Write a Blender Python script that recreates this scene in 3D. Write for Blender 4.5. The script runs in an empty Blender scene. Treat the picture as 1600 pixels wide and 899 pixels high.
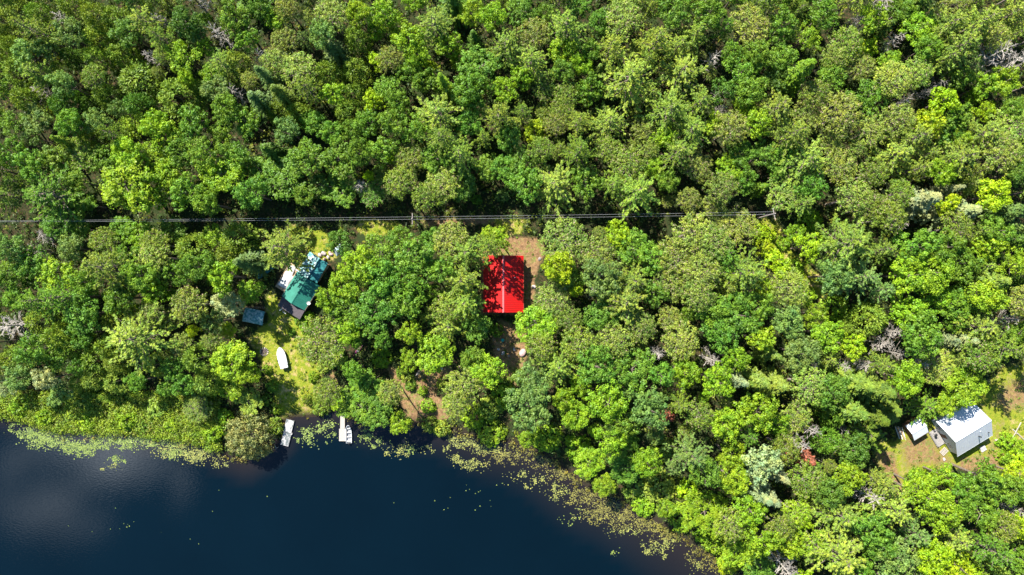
import bpy, bmesh, math, random
import numpy as np
from mathutils import Vector, Matrix
C = bpy.context.scene
COL = C.collection
R_ = math.radians
FPX = 800.0 / math.tan(R_(36.87))      # focal length in photo pixels (photo is 1600 wide)
CAMZ = 142.0
GZ = 0.6                                # height of the dry ground above the lake
# ------------------------------------------------------------------ camera, sky, sun, exposure
cam = bpy.data.cameras.new('camera'); camo = bpy.data.objects.new('camera', cam); COL.objects.link(camo)
camo.location = (0, 0, CAMZ); camo.rotation_euler = (0, 0, 0)
cam.sensor_width = 36; cam.lens = 18 / math.tan(R_(36.87)); cam.clip_end = 5000; cam.clip_start = 1
C.camera = camo
SUN_EL = 45; SUN_FROM = (-0.56, 0.828)   # the sun stands over the upper left of the picture
w = bpy.data.worlds.new('World'); C.world = w; w.use_nodes = True
nt = w.node_tree; nt.nodes.clear()
N = nt.nodes.new; LK = nt.links.new
out = N('ShaderNodeOutputWorld'); bg = N('ShaderNodeBackground'); bg.inputs['Strength'].default_value = 0.074
sky = N('ShaderNodeTexSky'); sky.sky_type = 'NISHITA'; sky.sun_disc = False
sky.sun_elevation = R_(SUN_EL); sky.sun_rotation = math.atan2(SUN_FROM[0], SUN_FROM[1])
sky.air_density = 1.2; sky.dust_density = 0.6; sky.ozone_density = 1.5
tc = N('ShaderNodeTexCoord'); mp = N('ShaderNodeMapping'); mp.inputs['Scale'].default_value = (1, 1, 1.6)
mp.inputs['Location'].default_value = (0.3, 0.15, 0)
ns = N('ShaderNodeTexNoise'); ns.inputs['Scale'].default_value = 11.0; ns.inputs['Detail'].default_value = 7; ns.inputs['Roughness'].default_value = 0.55
LK(tc.outputs['Generated'], mp.inputs['Vector']); LK(mp.outputs[0], ns.inputs['Vector'])
cr = N('ShaderNodeMapRange'); cr.inputs['From Min'].default_value = 0.41; cr.inputs['From Max'].default_value = 0.66
LK(ns.outputs['Fac'], cr.inputs['Value'])
# a few loose cloud puffs stand in the otherwise clear sky, around these directions
nrm = N('ShaderNodeVectorMath'); nrm.operation = 'NORMALIZE'; LK(tc.outputs['Generated'], nrm.inputs[0]); acc = None
for (cpx, cpy, wide, amt) in ((95, 745, 4.6, .42), (252, 760, 2.3, .95), (196, 722, 3.4, .4), (150, 775, 3.2, .3)):
    cd = Vector(((cpx - 800) / FPX, -(cpy - 449.5) / FPX, 1)).normalized()
    dp = N('ShaderNodeVectorMath'); dp.operation = 'DOT_PRODUCT'; dp.inputs[1].default_value = cd; LK(nrm.outputs[0], dp.inputs[0])
    dr = N('ShaderNodeMapRange'); dr.interpolation_type = 'SMOOTHSTEP'; dr.inputs['From Min'].default_value = math.cos(R_(wide)); dr.inputs['From Max'].default_value = 1.0; dr.inputs['To Max'].default_value = amt
    LK(dp.outputs['Value'], dr.inputs['Value'])
    if acc is None: acc = dr.outputs[0]
    else:
        ad = N('ShaderNodeMath'); ad.operation = 'MAXIMUM'; LK(acc, ad.inputs[0]); LK(dr.outputs[0], ad.inputs[1]); acc = ad.outputs[0]
mm = N('ShaderNodeMath'); mm.operation = 'MULTIPLY'; LK(cr.outputs[0], mm.inputs[0]); LK(acc, mm.inputs[1])
mx = N('ShaderNodeMixRGB'); mx.inputs['Color2'].default_value = (62, 66, 71, 1)
LK(mm.outputs[0], mx.inputs['Fac']); hsv = N('ShaderNodeHueSaturation'); hsv.inputs['Saturation'].default_value = 1.3; LK(sky.outputs[0], hsv.inputs['Color']); LK(hsv.outputs[0], mx.inputs['Color1']); LK(mx.outputs[0], bg.inputs['Color']); LK(bg.outputs[0], out.inputs[0])
sl = bpy.data.lights.new('sun', 'SUN'); sl.energy = 5.0; sl.angle = R_(0.5); sl.color = (1.0, 0.965, 0.89)
so = bpy.data.objects.new('sun', sl); COL.objects.link(so)
sd = Vector((SUN_FROM[0] * math.cos(R_(SUN_EL)), SUN_FROM[1] * math.cos(R_(SUN_EL)), math.sin(R_(SUN_EL))))
so.rotation_euler = sd.to_track_quat('Z', 'Y').to_euler(); so.location = sd * 300
vs = C.view_settings; vs.view_transform = 'Standard'; vs.look = 'None'; vs.gamma = 1; vs.exposure = 1.34; vs.use_curve_mapping = False
C.cycles.max_bounces = 6; C.cycles.transparent_max_bounces = 4; C.cycles.diffuse_bounces = 3

random.seed(7); rng = np.random.default_rng(11)
def P(px, py, z=GZ):
    k = (CAMZ - z) / FPX
    return Vector(((px - 800) * k, -(py - 449.5) * k, z))
# ------------------------------------------------------------------ materials
def newmat(name):
    m = bpy.data.materials.new(name); m.use_nodes = True; m.node_tree.nodes.clear(); return m, m.node_tree
def surf(name, col, rough=0.7, col2=None, scale=3.0, bump=0.0, metallic=0.0, spec=0.3, coat=0.0, detail=5, wave=None, lo=0.35, hi=0.65, stretch=None):
    m, t = newmat(name); n = t.nodes.new; l = t.links.new
    o = n('ShaderNodeOutputMaterial'); b = n('ShaderNodeBsdfPrincipled'); l(b.outputs[0], o.inputs[0])
    b.inputs['Roughness'].default_value = rough; b.inputs['Metallic'].default_value = metallic; b.inputs['Specular IOR Level'].default_value = spec
    b.inputs['Coat Weight'].default_value = coat
    c = n('ShaderNodeTexCoord'); no = n('ShaderNodeTexNoise'); no.inputs['Scale'].default_value = scale; no.inputs['Detail'].default_value = detail
    vec = c.outputs['Object']
    if stretch:
        mpn = n('ShaderNodeMapping'); mpn.inputs['Scale'].default_value = stretch; l(vec, mpn.inputs[0]); vec = mpn.outputs[0]
    l(vec, no.inputs['Vector'])
    r = n('ShaderNodeMapRange'); r.inputs['From Min'].default_value = lo; r.inputs['From Max'].default_value = hi; l(no.outputs['Fac'], r.inputs['Value'])
    mxx = n('ShaderNodeMixRGB'); mxx.inputs['Color1'].default_value = (*col, 1); mxx.inputs['Color2'].default_value = (*(col2 or tuple(x * .8 for x in col)), 1)
    l(r.outputs[0], mxx.inputs['Fac']); l(mxx.outputs[0], b.inputs['Base Color'])
    if bump:
        bp = n('ShaderNodeBump'); bp.inputs['Strength'].default_value = bump; bp.inputs['Distance'].default_value = 0.1
        l(no.outputs['Fac'], bp.inputs['Height']); l(bp.outputs[0], b.inputs['Normal'])
    return m
def leafmat(name, hue_shift=(1.14, 1.03, 0.7), brown=0.0, transl=0.28):
    m, t = newmat(name); n = t.nodes.new; l = t.links.new
    o = n('ShaderNodeOutputMaterial'); oi = n('ShaderNodeObjectInfo'); at = n('ShaderNodeAttribute'); at.attribute_name = 'tone'
    sep = n('ShaderNodeSeparateColor'); l(at.outputs['Color'], sep.inputs[0])
    mr = n('ShaderNodeMapRange'); mr.inputs['To Min'].default_value = 0.62; mr.inputs['To Max'].default_value = 1.42; l(sep.outputs[0], mr.inputs['Value'])
    sc = n('ShaderNodeVectorMath'); sc.operation = 'SCALE'; l(oi.outputs['Color'], sc.inputs[0]); l(mr.outputs[0], sc.inputs['Scale'])
    hs = n('ShaderNodeVectorMath'); hs.operation = 'MULTIPLY'; hs.inputs[1].default_value = hue_shift; l(sc.outputs[0], hs.inputs[0])
    mi = n('ShaderNodeMix'); mi.data_type = 'VECTOR'; l(sep.outputs[1], mi.inputs['Factor']); l(sc.outputs[0], mi.inputs['A']); l(hs.outputs[0], mi.inputs['B'])
    colout = mi.outputs['Result'] if 'Result' in mi.outputs else mi.outputs[1]
    for oo in mi.outputs:
        if oo.enabled: colout = oo
    for ii in mi.inputs:
        if ii.enabled and ii.name == 'A':
            l(sc.outputs[0], ii)
        if ii.enabled and ii.name == 'B':
            l(hs.outputs[0], ii)
    tcn = n('ShaderNodeTexCoord'); nz = n('ShaderNodeTexNoise'); nz.inputs['Scale'].default_value = .85; nz.inputs['Detail'].default_value = 3
    va = n('ShaderNodeVectorMath'); va.operation = 'ADD'; cb = n('ShaderNodeCombineXYZ'); mlt = n('ShaderNodeMath'); mlt.operation = 'MULTIPLY'; mlt.inputs[1].default_value = 57.0
    l(oi.outputs['Random'], mlt.inputs[0]); l(mlt.outputs[0], cb.inputs[0]); l(tcn.outputs['Object'], va.inputs[0]); l(cb.outputs[0], va.inputs[1]); l(va.outputs[0], nz.inputs['Vector'])
    rn = n('ShaderNodeMapRange'); rn.inputs['From Min'].default_value = .36; rn.inputs['From Max'].default_value = .64; l(nz.outputs['Fac'], rn.inputs['Value'])
    mv = n('ShaderNodeMixRGB'); mv.inputs['Color1'].default_value = (.74, .84, .95, 1); mv.inputs['Color2'].default_value = (1.32, 1.14, 1.0, 1); l(rn.outputs[0], mv.inputs['Fac'])
    mu = n('ShaderNodeMixRGB'); mu.blend_type = 'MULTIPLY'; mu.inputs['Fac'].default_value = 1; l(colout, mu.inputs['Color1']); l(mv.outputs[0], mu.inputs['Color2']); colout = mu.outputs[0]
    if brown:
        gt = n('ShaderNodeMath'); gt.operation = 'GREATER_THAN'; gt.inputs[1].default_value = 1 - brown; l(sep.outputs[2], gt.inputs[0])
        mb = n('ShaderNodeMixRGB'); mb.inputs['Color2'].default_value = (0.30, 0.22, 0.14, 1); l(gt.outputs[0], mb.inputs['Fac']); l(colout, mb.inputs['Color1']); colout = mb.outputs[0]
    d = n('ShaderNodeBsdfDiffuse'); l(colout, d.inputs['Color'])
    tr = n('ShaderNodeBsdfTranslucent'); tm = n('ShaderNodeVectorMath'); tm.operation = 'MULTIPLY'; tm.inputs[1].default_value = (1.25, 1.15, 0.4); l(colout, tm.inputs[0]); l(tm.outputs[0], tr.inputs['Color'])
    ms = n('ShaderNodeMixShader'); ms.inputs['Fac'].default_value = transl; l(d.outputs[0], ms.inputs[1]); l(tr.outputs[0], ms.inputs[2])
    g = n('ShaderNodeBsdfGlossy'); g.inputs['Roughness'].default_value = 0.5; g.inputs['Color'].default_value = (1, 1, 1, 1)
    m2 = n('ShaderNodeMixShader'); m2.inputs['Fac'].default_value = 0.015; l(ms.outputs[0], m2.inputs[1]); l(g.outputs[0], m2.inputs[2]); l(m2.outputs[0], o.inputs[0])
    return m
M_LEAF = leafmat('broadleaf_foliage'); M_NEED = leafmat('needle_foliage', (1.16, 1.06, 0.8), transl=0.22)
M_ROUGH = leafmat('sparse_foliage', (1.14, 1.04, .9), brown=0.09, transl=0.25)
M_RUST = leafmat('rust_needles', (1.2, .8, .6), transl=0.15)
M_BARK = surf('bark', (0.12, 0.085, 0.06), 0.9, (0.22, 0.18, 0.15), 6, 0.3)
M_PALEBARK = surf('pale_bark', (0.33, 0.27, 0.24), 0.9, (0.2, 0.16, 0.14), 6, 0.3)
M_DEAD = surf('dead_wood', (0.46, 0.41, 0.35), 0.9, (0.28, 0.245, 0.21), 5, 0.3)
# ------------------------------------------------------------------ object helpers
def tag(o, label=None, cat=None, group=None, kind=None):
    if label: o['label'] = label
    if cat: o['category'] = cat
    if group: o['group'] = group
    if kind: o['kind'] = kind
    return o
def empty(name, loc, label, cat, rotz=0, group=None):
    o = bpy.data.objects.new(name, None); COL.objects.link(o); o.location = loc; o.rotation_euler = (0, 0, rotz); o.empty_display_size = .3
    return tag(o, label, cat, group)
def npmesh(name, verts, faces, mat, tone=None, smooth=False):
    me = bpy.data.meshes.new(name)
    verts = np.asarray(verts, dtype=np.float32); faces = np.asarray(faces, dtype=np.int32)
    k = faces.shape[1]
    me.vertices.add(len(verts)); me.vertices.foreach_set('co', verts.ravel())
    me.loops.add(faces.size); me.loops.foreach_set('vertex_index', faces.ravel())
    me.polygons.add(len(faces)); me.polygons.foreach_set('loop_start', np.arange(0, faces.size, k, dtype=np.int32)); me.polygons.foreach_set('loop_total', np.full(len(faces), k, dtype=np.int32))
    if smooth: me.polygons.foreach_set('use_smooth', np.ones(len(faces), dtype=bool))
    me.materials.append(mat); me.update(calc_edges=True)
    if tone is not None:
        a = me.color_attributes.new('tone', 'FLOAT_COLOR', 'CORNER')
        c = np.ones((faces.size, 4), dtype=np.float32); c[:, :3] = np.repeat(tone, k, axis=0); a.data.foreach_set('color', c.ravel())
    return me
def link(name, me, parent=None, loc=(0, 0, 0), rot=(0, 0, 0)):
    o = bpy.data.objects.new(name, me); COL.objects.link(o); o.parent = parent; o.location = loc; o.rotation_euler = rot; return o
class MB:
    """collects shapes for one mesh"""
    def __init__(s): s.v = []; s.f = []
    def add(s, vs, fs):
        o = len(s.v); s.v += [tuple(v) for v in vs]; s.f += [tuple(i + o for i in f) for f in fs]; return s
    def box(s, x0, x1, y0, y1, z0, z1, M=None):
        vs = [Vector((x, y, z)) for x in (x0, x1) for y in (y0, y1) for z in (z0, z1)]
        if M is not None: vs = [M @ v for v in vs]
        return s.add(vs, [(0, 1, 3, 2), (4, 6, 7, 5), (0, 4, 5, 1), (2, 3, 7, 6), (0, 2, 6, 4), (1, 5, 7, 3)])
    def prism(s, pts, d):
        """pts: closed 3D polygon, extruded by vector d"""
        n = len(pts); d = Vector(d); a = [Vector(p) for p in pts]; b = [p + d for p in a]
        return s.add(a + b, [tuple(range(n))[::-1], tuple(range(n, 2 * n))] + [(i, (i + 1) % n, n + (i + 1) % n, n + i) for i in range(n)])
    def tube(s, p, r, n=6, cap=True):
        """tube through points p with radii r"""
        p = [Vector(q) for q in p]; o = len(s.v); up = Vector((0.13, 0.27, 1))
        for i, q in enumerate(p):
            t = (p[min(i + 1, len(p) - 1)] - p[max(i - 1, 0)])
            if t.length < 1e-6: t = Vector((0, 0, 1))
            t.normalize(); a = t.cross(up)
            if a.length < .05: a = t.cross(Vector((1, 0, 0)))
            a.normalize(); b = t.cross(a); rr = r[i] if isinstance(r, (list, tuple)) else r
            for k in range(n):
                an = 2 * math.pi * k / n; s.v.append(tuple(q + a * (rr * math.cos(an)) + b * (rr * math.sin(an))))
        for i in range(len(p) - 1):
            for k in range(n):
                s.f.append((o + i * n + k, o + i * n + (k + 1) % n, o + (i + 1) * n + (k + 1) % n, o + (i + 1) * n + k))
        if cap: s.f.append(tuple(o + k for k in range(n))[::-1]); s.f.append(tuple(o + (len(p) - 1) * n + k for k in range(n)))
        return s
    def mesh(s, name, mat, smooth=False):
        me = bpy.data.meshes.new(name); me.from_pydata(s.v, [], s.f); me.materials.append(mat)
        if smooth: me.polygons.foreach_set('use_smooth', [True] * len(me.polygons))
        me.update(); return me
    def build(s, name, mat, parent=None, loc=(0, 0, 0), rot=(0, 0, 0), bevel=0, smooth=False):
        o = link(name, s.mesh(name, mat, smooth), parent, loc, rot)
        bm = bmesh.new(); bm.from_mesh(o.data); bmesh.ops.recalc_face_normals(bm, faces=bm.faces)
        if bevel: bmesh.ops.bevel(bm, geom=bm.edges[:] , offset=bevel, segments=1, affect='EDGES')
        bm.to_mesh(o.data); bm.free(); return o
def blob(name, mat, r, parent=None, loc=(0, 0, 0), seed=0, sub=3, rough=.18, rot=0):
    """a faceted stone"""
    bm = bmesh.new(); bmesh.ops.create_icosphere(bm, subdivisions=sub, radius=1); rr = random.Random(seed)
    dirs = [Vector((rr.uniform(-1, 1), rr.uniform(-1, 1), rr.uniform(-1, 1))).normalized() for _ in range(9)]
    offs = [rr.uniform(.6, .9) for _ in dirs]
    for v in bm.verts:
        for d, o in zip(dirs, offs):
            t = v.co.dot(d)
            if t > o: v.co -= d * (t - o) * .85
        v.co *= 1 + rr.uniform(-.02, .02)
        v.co = Vector((v.co.x * r[0], v.co.y * r[1], v.co.z * r[2]))
    me = bpy.data.meshes.new(name); bm.to_mesh(me); bm.free(); me.materials.append(mat)
    return link(name, me, parent, loc, (0, 0, rot))
# ------------------------------------------------------------------ ground and lake
SHORE = [(-2600, 500), (-900, 560), (-300, 640), (-60, 652), (0, 648), (40, 656), (90, 672), (140, 674), (200, 676), (260, 682), (320, 694), (350, 710), (385, 722), (415, 704), (436, 684), (438, 664),
         (460, 652), (500, 652), (528, 642), (545, 650), (575, 664), (620, 662), (680, 668), (716, 676), (760, 690), (800, 692), (850, 712), (885, 738), (920, 764), (960, 778), (1010, 806), (1050, 834),
         (1085, 856), (1125, 882), (1165, 905), (1300, 960), (1700, 1100), (4200, 1500)]
SHW = np.array([P(x, y, 0)[:2] for x, y in SHORE])
def seg_dist(X, Y, pts, closed=False):
    d = np.full(X.shape, 1e9); n = len(pts)
    for i in range(n if closed else n - 1):
        ax, ay = pts[i]; bx, by = pts[(i + 1) % n]; dx, dy = bx - ax, by - ay; L = dx * dx + dy * dy + 1e-9
        t = np.clip(((X - ax) * dx + (Y - ay) * dy) / L, 0, 1); d = np.minimum(d, np.hypot(X - ax - t * dx, Y - ay - t * dy))
    return d
def inside(X, Y, pts):
    r = np.zeros(X.shape, bool); n = len(pts)
    for i in range(n):
        ax, ay = pts[i]; bx, by = pts[(i + 1) % n]
        c = ((ay > Y) != (by > Y)) & (X < (bx - ax) * (Y - ay) / ((by - ay) + 1e-12) + ax); r ^= c
    return r
LAKEPOLY = [tuple(p) for p in SHW] + [(2000, -3000), (-2000, -3000)]
def sdist_shore(X, Y):
    d = seg_dist(X, Y, SHW); return np.where(inside(X, Y, LAKEPOLY), -d, d)      # positive on land
def sdist_poly(X, Y, pts):
    d = seg_dist(X, Y, pts, True); return np.where(inside(X, Y, pts), d, -d)
GRASS = [[(425, 452), (447, 484), (474, 502), (492, 520), (480, 545), (502, 580), (502, 604), (497, 640), (478, 656), (438, 656), (424, 600), (405, 562), (390, 530), (405, 512), (420, 500), (412, 470)],
         [(448, 352), (505, 358), (524, 380), (530, 400), (505, 410), (480, 430), (462, 400), (455, 375)],
         [(560, 343), (622, 347), (632, 362), (575, 372), (558, 360)],
         [(768, 340), (820, 344), (815, 366), (780, 366)],
         [(1170, 340), (1212, 345), (1245, 400), (1292, 440), (1285, 472), (1232, 432), (1195, 392)],
         [(1362, 690), (1400, 690), (1425, 655), (1450, 650), (1510, 620), (1555, 590), (1572, 572), (1700, 560), (1700, 770), (1560, 735), (1490, 732), (1440, 735), (1416, 742), (1420, 800), (1424, 818), (1405, 812), (1396, 770), (1372, 722)]]
DRY = [(1395, 690), (1440, 655), (1470, 690), (1500, 720), (1540, 700), (1560, 650), (1540, 625), (1570, 590), (1620, 570), (1620, 640), (1575, 655), (1560, 735), (1440, 738), (1410, 740)]
DIRT = [[(790, 370), (852, 372), (850, 398), (838, 430), (834, 482), (815, 492), (750, 492), (748, 392), (780, 388)],
        [(602, 568), (640, 592), (655, 578), (704, 572), (706, 590), (676, 610), (704, 640), (704, 654), (662, 662), (632, 662), (622, 612)],
        [(780, 500), (822, 512), (824, 556), (806, 604), (775, 582), (768, 530)],
        [(655, 345), (770, 338), (772, 350), (665, 354)],
        [(490, 565), (515, 590), (530, 600), (520, 580), (500, 560)],
        [(1366, 704), (1396, 706), (1412, 770), (1420, 812), (1408, 812), (1398, 768), (1376, 726)],
        [(1500, 715), (1560, 712), (1560, 735), (1500, 735)]]
W2 = lambda poly: [tuple(P(x, y)[:2]) for x, y in poly]
GRASSW = [W2(p) for p in GRASS]; DIRTW = [W2(p) for p in DIRT]
def gz_of(d):
    return np.interp(d, [-60, -6, -1.0, 0.0, 0.8, 4.0], [-3, -1.1, -.25, 0.0, .22, GZ])
xs = np.concatenate([-np.geomspace(3000, 122, 24), np.arange(-120, 120.1, .5), np.geomspace(122, 3000, 24)])
ys = np.concatenate([-np.geomspace(3000, 76, 24), np.arange(-74, 74.1, .5), np.geomspace(76, 3000, 24)])
GX, GY = np.meshgrid(xs, ys); sdl = sdist_shore(GX, GY); nzv = .04 * np.sin(GX * 1.3 + 2 * np.sin(GY * .7)) * np.cos(GY * 1.1)
GZZ = gz_of(sdl) + nzv * (sdl > 2)
verts = np.stack([GX, GY, GZZ], -1).reshape(-1, 3); ny, nx = GX.shape
idx = np.arange(ny * nx).reshape(ny, nx)
faces = np.stack([idx[:-1, :-1], idx[:-1, 1:], idx[1:, 1:], idx[1:, :-1]], -1).reshape(-1, 4)
dryw = W2(DRY)
gm = np.zeros(GX.shape); dm = np.zeros(GX.shape)
near = (np.abs(GX) < 130) & (np.abs(GY) < 80)
for p in GRASSW: gm = np.maximum(gm, np.clip(.5 + sdist_poly(GX, GY, p) / 3.0, 0, 1))
for p in DIRTW: dm = np.maximum(dm, np.clip(.5 + sdist_poly(GX, GY, p) / 2.4, 0, 1))
dm = np.maximum(dm, .64 * np.clip(.5 + sdist_poly(GX, GY, dryw) / 5.0, 0, 1))
sm = np.clip(1 - (sdl - .3) / 1.8, 0, 1)
def ground_material():
    m, t = newmat('ground'); n = t.nodes.new; l = t.links.new
    o = n('ShaderNodeOutputMaterial'); b = n('ShaderNodeBsdfPrincipled'); l(b.outputs[0], o.inputs[0]); b.inputs['Roughness'].default_value = .95; b.inputs['Specular IOR Level'].default_value = .1
    c = n('ShaderNodeTexCoord'); at = n('ShaderNodeAttribute'); at.attribute_name = 'cover'; sp = n('ShaderNodeSeparateColor'); l(at.outputs['Color'], sp.inputs[0])
    def noise(s, d=6):
        q = n('ShaderNodeTexNoise'); q.inputs['Scale'].default_value = s; q.inputs['Detail'].default_value = d; q.inputs['Roughness'].default_value = .65; l(c.outputs['Object'], q.inputs['Vector']); return q.outputs['Fac']
    def mix(f, a, bb):
        q = n('ShaderNodeMixRGB'); l(f, q.inputs['Fac'])
        for k, v in (('Color1', a), ('Color2', bb)):
            if isinstance(v, tuple): q.inputs[k].default_value = (*v, 1)
            else: l(v, q.inputs[k])
        return q.outputs[0]
    def rng_(v, a, bb):
        q = n('ShaderNodeMapRange'); q.inputs['From Min'].default_value = a; q.inputs['From Max'].default_value = bb; l(v, q.inputs['Value']); return q.outputs[0]
    def mask(ch, ns_):
        q = n('ShaderNodeMath'); q.operation = 'ADD'; l(ch, q.inputs[0]); l(ns_, q.inputs[1]); return rng_(q.outputs[0], .88, 1.12)
    n1 = noise(.35); n2 = noise(1.6); n3 = noise(6, 4); n4 = noise(.9)
    floor = mix(rng_(n2, .45, .65), (0.022, 0.03, 0.010), (0.09, 0.055, 0.03)); floor = mix(rng_(n1, .45, .6), floor, (0.03, 0.045, 0.014))
    grass = mix(rng_(n2, .35, .65), (0.13, 0.20, 0.012), (0.28, 0.27, 0.03)); grass = mix(rng_(n4, .52, .66), grass, (0.42, 0.30, 0.13)); grass = mix(rng_(n3, .55, .72), grass, (0.09, 0.13, 0.02))
    dirt = mix(rng_(n2, .4, .6), (0.30, 0.18, 0.085), (0.16, 0.09, 0.045)); dirt = mix(rng_(n4, .5, .62), dirt, (0.16, 0.18, 0.04)); dirt = mix(rng_(n3, .55, .7), dirt, (0.40, 0.28, 0.17))
    col = mix(mask(sp.outputs[0], n4), floor, grass); col = mix(mask(sp.outputs[1], n4), col, dirt); col = mix(sp.outputs[2], col, (0.035, 0.026, 0.02))
    l(col, b.inputs['Base Color']); bp = n('ShaderNodeBump'); bp.inputs['Strength'].default_value = .7; bp.inputs['Distance'].default_value = .25; l(n3, bp.inputs['Height']); l(bp.outputs[0], b.inputs['Normal'])
    return m
me = npmesh('ground', verts, faces, ground_material(), smooth=True)
a = me.color_attributes.new('cover', 'FLOAT_COLOR', 'POINT'); cc = np.ones((len(verts), 4), np.float32); cc[:, 0] = gm.ravel(); cc[:, 1] = dm.ravel(); cc[:, 2] = sm.ravel(); a.data.foreach_set('color', cc.ravel())
tag(link('ground', me), 'forest floor, yellow grass clearings and bare earth above the lake shore', kind='structure')
def water_material():
    m, t = newmat('lake_water'); n = t.nodes.new; l = t.links.new
    o = n('ShaderNodeOutputMaterial'); b = n('ShaderNodeBsdfPrincipled'); l(b.outputs[0], o.inputs[0])
    c = n('ShaderNodeTexCoord'); at = n('ShaderNodeAttribute'); at.attribute_name = 'shallow'
    mxx = n('ShaderNodeMixRGB'); mxx.inputs['Color1'].default_value = (0.0007, 0.0048, 0.0085, 1); mxx.inputs['Color2'].default_value = (0.016, 0.0125, 0.012, 1); l(at.outputs['Fac'], mxx.inputs['Fac'])
    no = n('ShaderNodeTexNoise'); no.inputs['Scale'].default_value = .05; no.inputs['Detail'].default_value = 3; l(c.outputs['Object'], no.inputs['Vector'])
    r = n('ShaderNodeMapRange'); r.inputs['To Min'].default_value = .75; r.inputs['To Max'].default_value = 1.3; l(no.outputs['Fac'], r.inputs['Value'])
    s = n('ShaderNodeVectorMath'); s.operation = 'SCALE'; l(mxx.outputs[0], s.inputs[0]); l(r.outputs[0], s.inputs['Scale']); l(s.outputs[0], b.inputs['Base Color'])
    b.inputs['Roughness'].default_value = .03; b.inputs['IOR'].default_value = 1.40
    w1 = n('ShaderNodeTexNoise'); w1.inputs['Scale'].default_value = 1.7; w1.inputs['Detail'].default_value = 4
    mpp = n('ShaderNodeMapping'); mpp.inputs['Scale'].default_value = (1, 2.2, 1); mpp.inputs['Rotation'].default_value = (0, 0, .5); l(c.outputs['Object'], mpp.inputs[0]); l(mpp.outputs[0], w1.inputs['Vector'])
    bp = n('ShaderNodeBump'); bp.inputs['Strength'].default_value = .5; bp.inputs['Distance'].default_value = .012; l(w1.outputs['Fac'], bp.inputs['Height']); l(bp.outputs[0], b.inputs['Normal'])
    return m
wx = np.concatenate([-np.geomspace(3000, 124, 12), np.arange(-122, 122.1, 2), np.geomspace(124, 3000, 12)]); wy = np.concatenate([-np.geomspace(3000, 84, 12), np.arange(-82, 0.1, 2), np.geomspace(4, 400, 6)])
WX, WY = np.meshgrid(wx, wy); wi = np.arange(WX.size).reshape(WX.shape)
me = npmesh('lake_water', np.stack([WX, WY, 0 * WX], -1).reshape(-1, 3), np.stack([wi[:-1, :-1], wi[:-1, 1:], wi[1:, 1:], wi[1:, :-1]], -1).reshape(-1, 4), water_material())
dl = -sdist_shore(WX, WY); ext = np.interp(WX, [-110, -60, -20, 0, 60], [4, 5, 6, 10, 15]); a = me.attributes.new('shallow', 'FLOAT', 'POINT'); a.data.foreach_set('value', np.clip(1 - dl / ext, 0, 1).astype(np.float32).ravel())
tag(link('lake_water', me), 'dark blue lake with soft cloud reflections', kind='structure')
# ------------------------------------------------------------------ foliage building
def quads(c, nrm_, sx, sy, tone, axis=None):
    """leaf faces: centres c, normals, half sizes"""
    n = len(c); nrm_ = nrm_ / (np.linalg.norm(nrm_, axis=1, keepdims=True) + 1e-9)
    ref = rng.normal(size=(n, 3)) if axis is None else axis
    t = ref - (ref * nrm_).sum(1, keepdims=True) * nrm_; t /= np.linalg.norm(t, axis=1, keepdims=True) + 1e-9
    b = np.cross(nrm_, t); sx = np.broadcast_to(np.asarray(sx, float).reshape(-1, 1), (n, 1)); sy = np.broadcast_to(np.asarray(sy, float).reshape(-1, 1), (n, 1))
    v = np.stack([c - t * sx, c - b * sy + t * sx * .1, c + t * sx, c + b * sy - t * sx * .1], 1)
    return v.reshape(-1, 3), tone
def leafmesh(name, parts, mat):
    v = np.concatenate([p[0] for p in parts]); t = np.concatenate([p[1] for p in parts]); f = np.arange(len(v)).reshape(-1, 4)
    return npmesh(name, v, f, mat, t)
def rdir(n, up=0.0):
    d = rng.normal(size=(n, 3)); d[:, 2] += up; return d / np.linalg.norm(d, axis=1, keepdims=True)
def mktone(n, base=None, hue=None):
    b = rng.random(n) if base is None else np.clip(base + rng.normal(0, .17, n), 0, 1)
    h = rng.random(n) if hue is None else np.clip(hue + rng.normal(0, .15, n), 0, 1)
    return np.stack([b, h, rng.random(n)], 1)
def puff_leaves(pc, pr, n, size, up=.3, flat=.85):
    """n leaves over a puff of radius pr at pc"""
    d = rdir(n, up); c = pc + d * pr * (rng.uniform(.55, 1.08, (n, 1))) * np.array([1, 1, flat]); nr = d + rng.normal(0, .38, (n, 3)) + np.array([0, 0, .25])
    s = size * rng.uniform(.65, 1.25, n); return quads(c, nr, s, s * rng.uniform(.6, .9, n), mktone(n, rng.uniform(.25, .75), rng.uniform(.1, .9)))
def crown_broad(Rr=3.0, H=12.0, lobes=9, puffs=12, nl=20, size=.2, hh=.95, base=.5, spread=.62, squash=(1, 1)):
    parts = []; zc = H - Rr * hh - .3
    L = [(np.array([0, 0, zc + Rr * hh * .45]), Rr * .5)]
    for i in range(lobes):
        an = 2 * math.pi * (i + rng.uniform(-.3, .3)) / lobes * (1 if i % 2 else 1); rad = Rr * rng.uniform(.4, spread + .1); el = rng.uniform(-.2, .5)
        L.append((np.array([math.cos(an) * rad, math.sin(an) * rad, zc + el * Rr * hh]), Rr * rng.uniform(.28, .44)))
    for lc, lr in L:
        for k in range(puffs):
            d = rdir(1, .9)[0]; pc = lc + d * lr * np.array([1, 1, hh]); pr = Rr * rng.uniform(.1, .19)
            parts.append(puff_leaves(pc, pr, nl, size))
        d = rdir(nl * 2, -.2); c = lc + d * lr * .8; parts.append(quads(c, d + rng.normal(0, .5, d.shape), size * 1.3, size, mktone(len(c), .35)))
    return parts
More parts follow.
